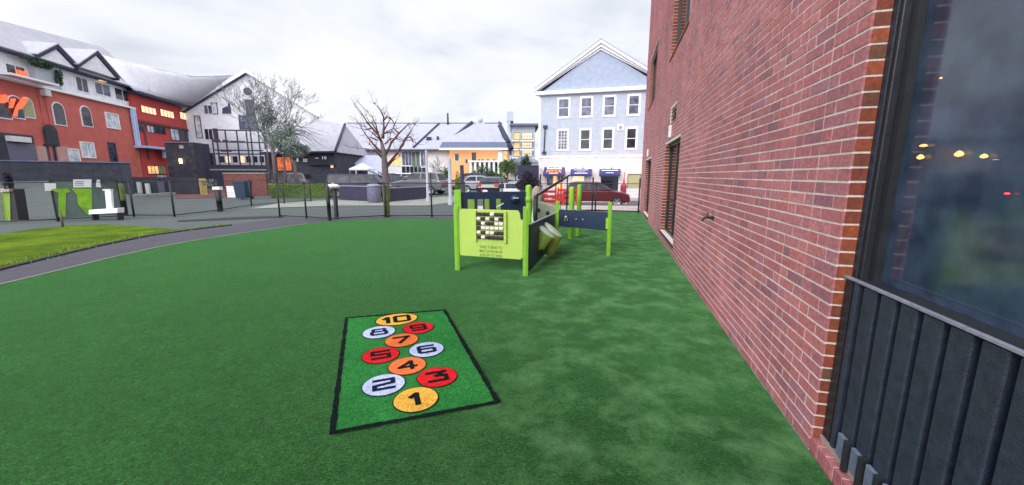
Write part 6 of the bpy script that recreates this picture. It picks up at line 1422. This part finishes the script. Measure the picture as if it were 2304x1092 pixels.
# ================================================================== LIGHT, SKY, CAMERA
w = bpy.data.worlds.new('World'); scene.world = w; w.use_nodes = True; t = w.node_tree; N = t.nodes; L = t.links
for n_ in list(N): N.remove(n_)
out = N.new('ShaderNodeOutputWorld'); sky = N.new('ShaderNodeTexSky'); sky.sky_type = 'NISHITA'; sky.sun_disc = False
SE, SR = R(30), R(212)
sky.sun_elevation = SE; sky.sun_rotation = SR; sky.dust_density = 2
b1 = N.new('ShaderNodeBackground'); b1.inputs['Strength'].default_value = .10; L.new(sky.outputs[0], b1.inputs['Color'])
tc = N.new('ShaderNodeTexCoord'); sp = N.new('ShaderNodeSeparateXYZ'); L.new(tc.outputs['Generated'], sp.inputs[0])
mxm = N.new('ShaderNodeMath'); mxm.operation = 'MAXIMUM'; L.new(sp.outputs['Z'], mxm.inputs[0]); mxm.inputs[1].default_value = 0.0
ad = N.new('ShaderNodeMath'); ad.operation = 'ADD'; L.new(mxm.outputs[0], ad.inputs[0]); ad.inputs[1].default_value = .22
dx = N.new('ShaderNodeMath'); dx.operation = 'DIVIDE'; L.new(sp.outputs['X'], dx.inputs[0]); L.new(ad.outputs[0], dx.inputs[1])
dy = N.new('ShaderNodeMath'); dy.operation = 'DIVIDE'; L.new(sp.outputs['Y'], dy.inputs[0]); L.new(ad.outputs[0], dy.inputs[1])
cb_ = N.new('ShaderNodeCombineXYZ'); L.new(dx.outputs[0], cb_.inputs['X']); L.new(dy.outputs[0], cb_.inputs['Y'])
nz = N.new('ShaderNodeTexNoise'); nz.inputs['Scale'].default_value = 1.25; nz.inputs['Detail'].default_value = 8; nz.inputs['Roughness'].default_value = .52; nz.inputs['Distortion'].default_value = .25
L.new(cb_.outputs[0], nz.inputs['Vector'])
cr = N.new('ShaderNodeValToRGB'); el = cr.color_ramp.elements; el[0].position = .30; el[0].color = (.45, .48, .55, 1); el[1].position = .66; el[1].color = (.80, .80, .81, 1); e2 = el.new(.46); e2.color = (.66, .68, .73, 1)
L.new(nz.outputs['Fac'], cr.inputs['Fac'])
b2 = N.new('ShaderNodeBackground'); L.new(cr.outputs['Color'], b2.inputs['Color'])
# overcast is brightest overhead; extra sky brightness added unseen behind the camera lights the facades
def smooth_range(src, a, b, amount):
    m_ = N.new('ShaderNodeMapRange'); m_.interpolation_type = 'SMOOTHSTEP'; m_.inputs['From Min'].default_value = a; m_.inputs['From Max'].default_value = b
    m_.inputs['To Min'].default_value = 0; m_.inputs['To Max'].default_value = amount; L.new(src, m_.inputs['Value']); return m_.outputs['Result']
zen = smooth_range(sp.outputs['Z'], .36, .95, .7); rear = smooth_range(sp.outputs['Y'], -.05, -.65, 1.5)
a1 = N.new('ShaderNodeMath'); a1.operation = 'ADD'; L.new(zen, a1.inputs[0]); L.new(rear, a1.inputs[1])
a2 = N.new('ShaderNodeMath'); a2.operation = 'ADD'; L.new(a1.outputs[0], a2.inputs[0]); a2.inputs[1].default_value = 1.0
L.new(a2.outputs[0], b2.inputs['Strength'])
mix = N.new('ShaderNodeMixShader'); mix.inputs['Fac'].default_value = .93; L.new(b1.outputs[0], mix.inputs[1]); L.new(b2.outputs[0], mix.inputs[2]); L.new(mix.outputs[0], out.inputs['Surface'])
sd = bpy.data.lights.new('sun', 'SUN'); sd.energy = 1.0; sd.angle = R(22); sd.color = (1, .96, .90); so_ = bpy.data.objects.new('sun', sd); col.objects.link(so_)
sdir = Vector((math.sin(SR)*math.cos(SE), math.cos(SR)*math.cos(SE), math.sin(SE))); so_.rotation_euler = sdir.to_track_quat('Z', 'Y').to_euler(); so_.location = sdir*50
cam = bpy.data.cameras.new('camera'); cam.sensor_width = 36; cam.lens = 36*F/2304; cam.clip_end = 4000; cam.clip_start = .05
co = bpy.data.objects.new('camera', cam); col.objects.link(co); co.location = (0, 0, H); co.rotation_euler = (R(90)-PITCH, 0, 0); scene.camera = co
vs_ = scene.view_settings; vs_.view_transform = 'Standard'; vs_.look = 'None'; vs_.exposure = 0.52; vs_.gamma = 1
scene.render.film_transparent = False
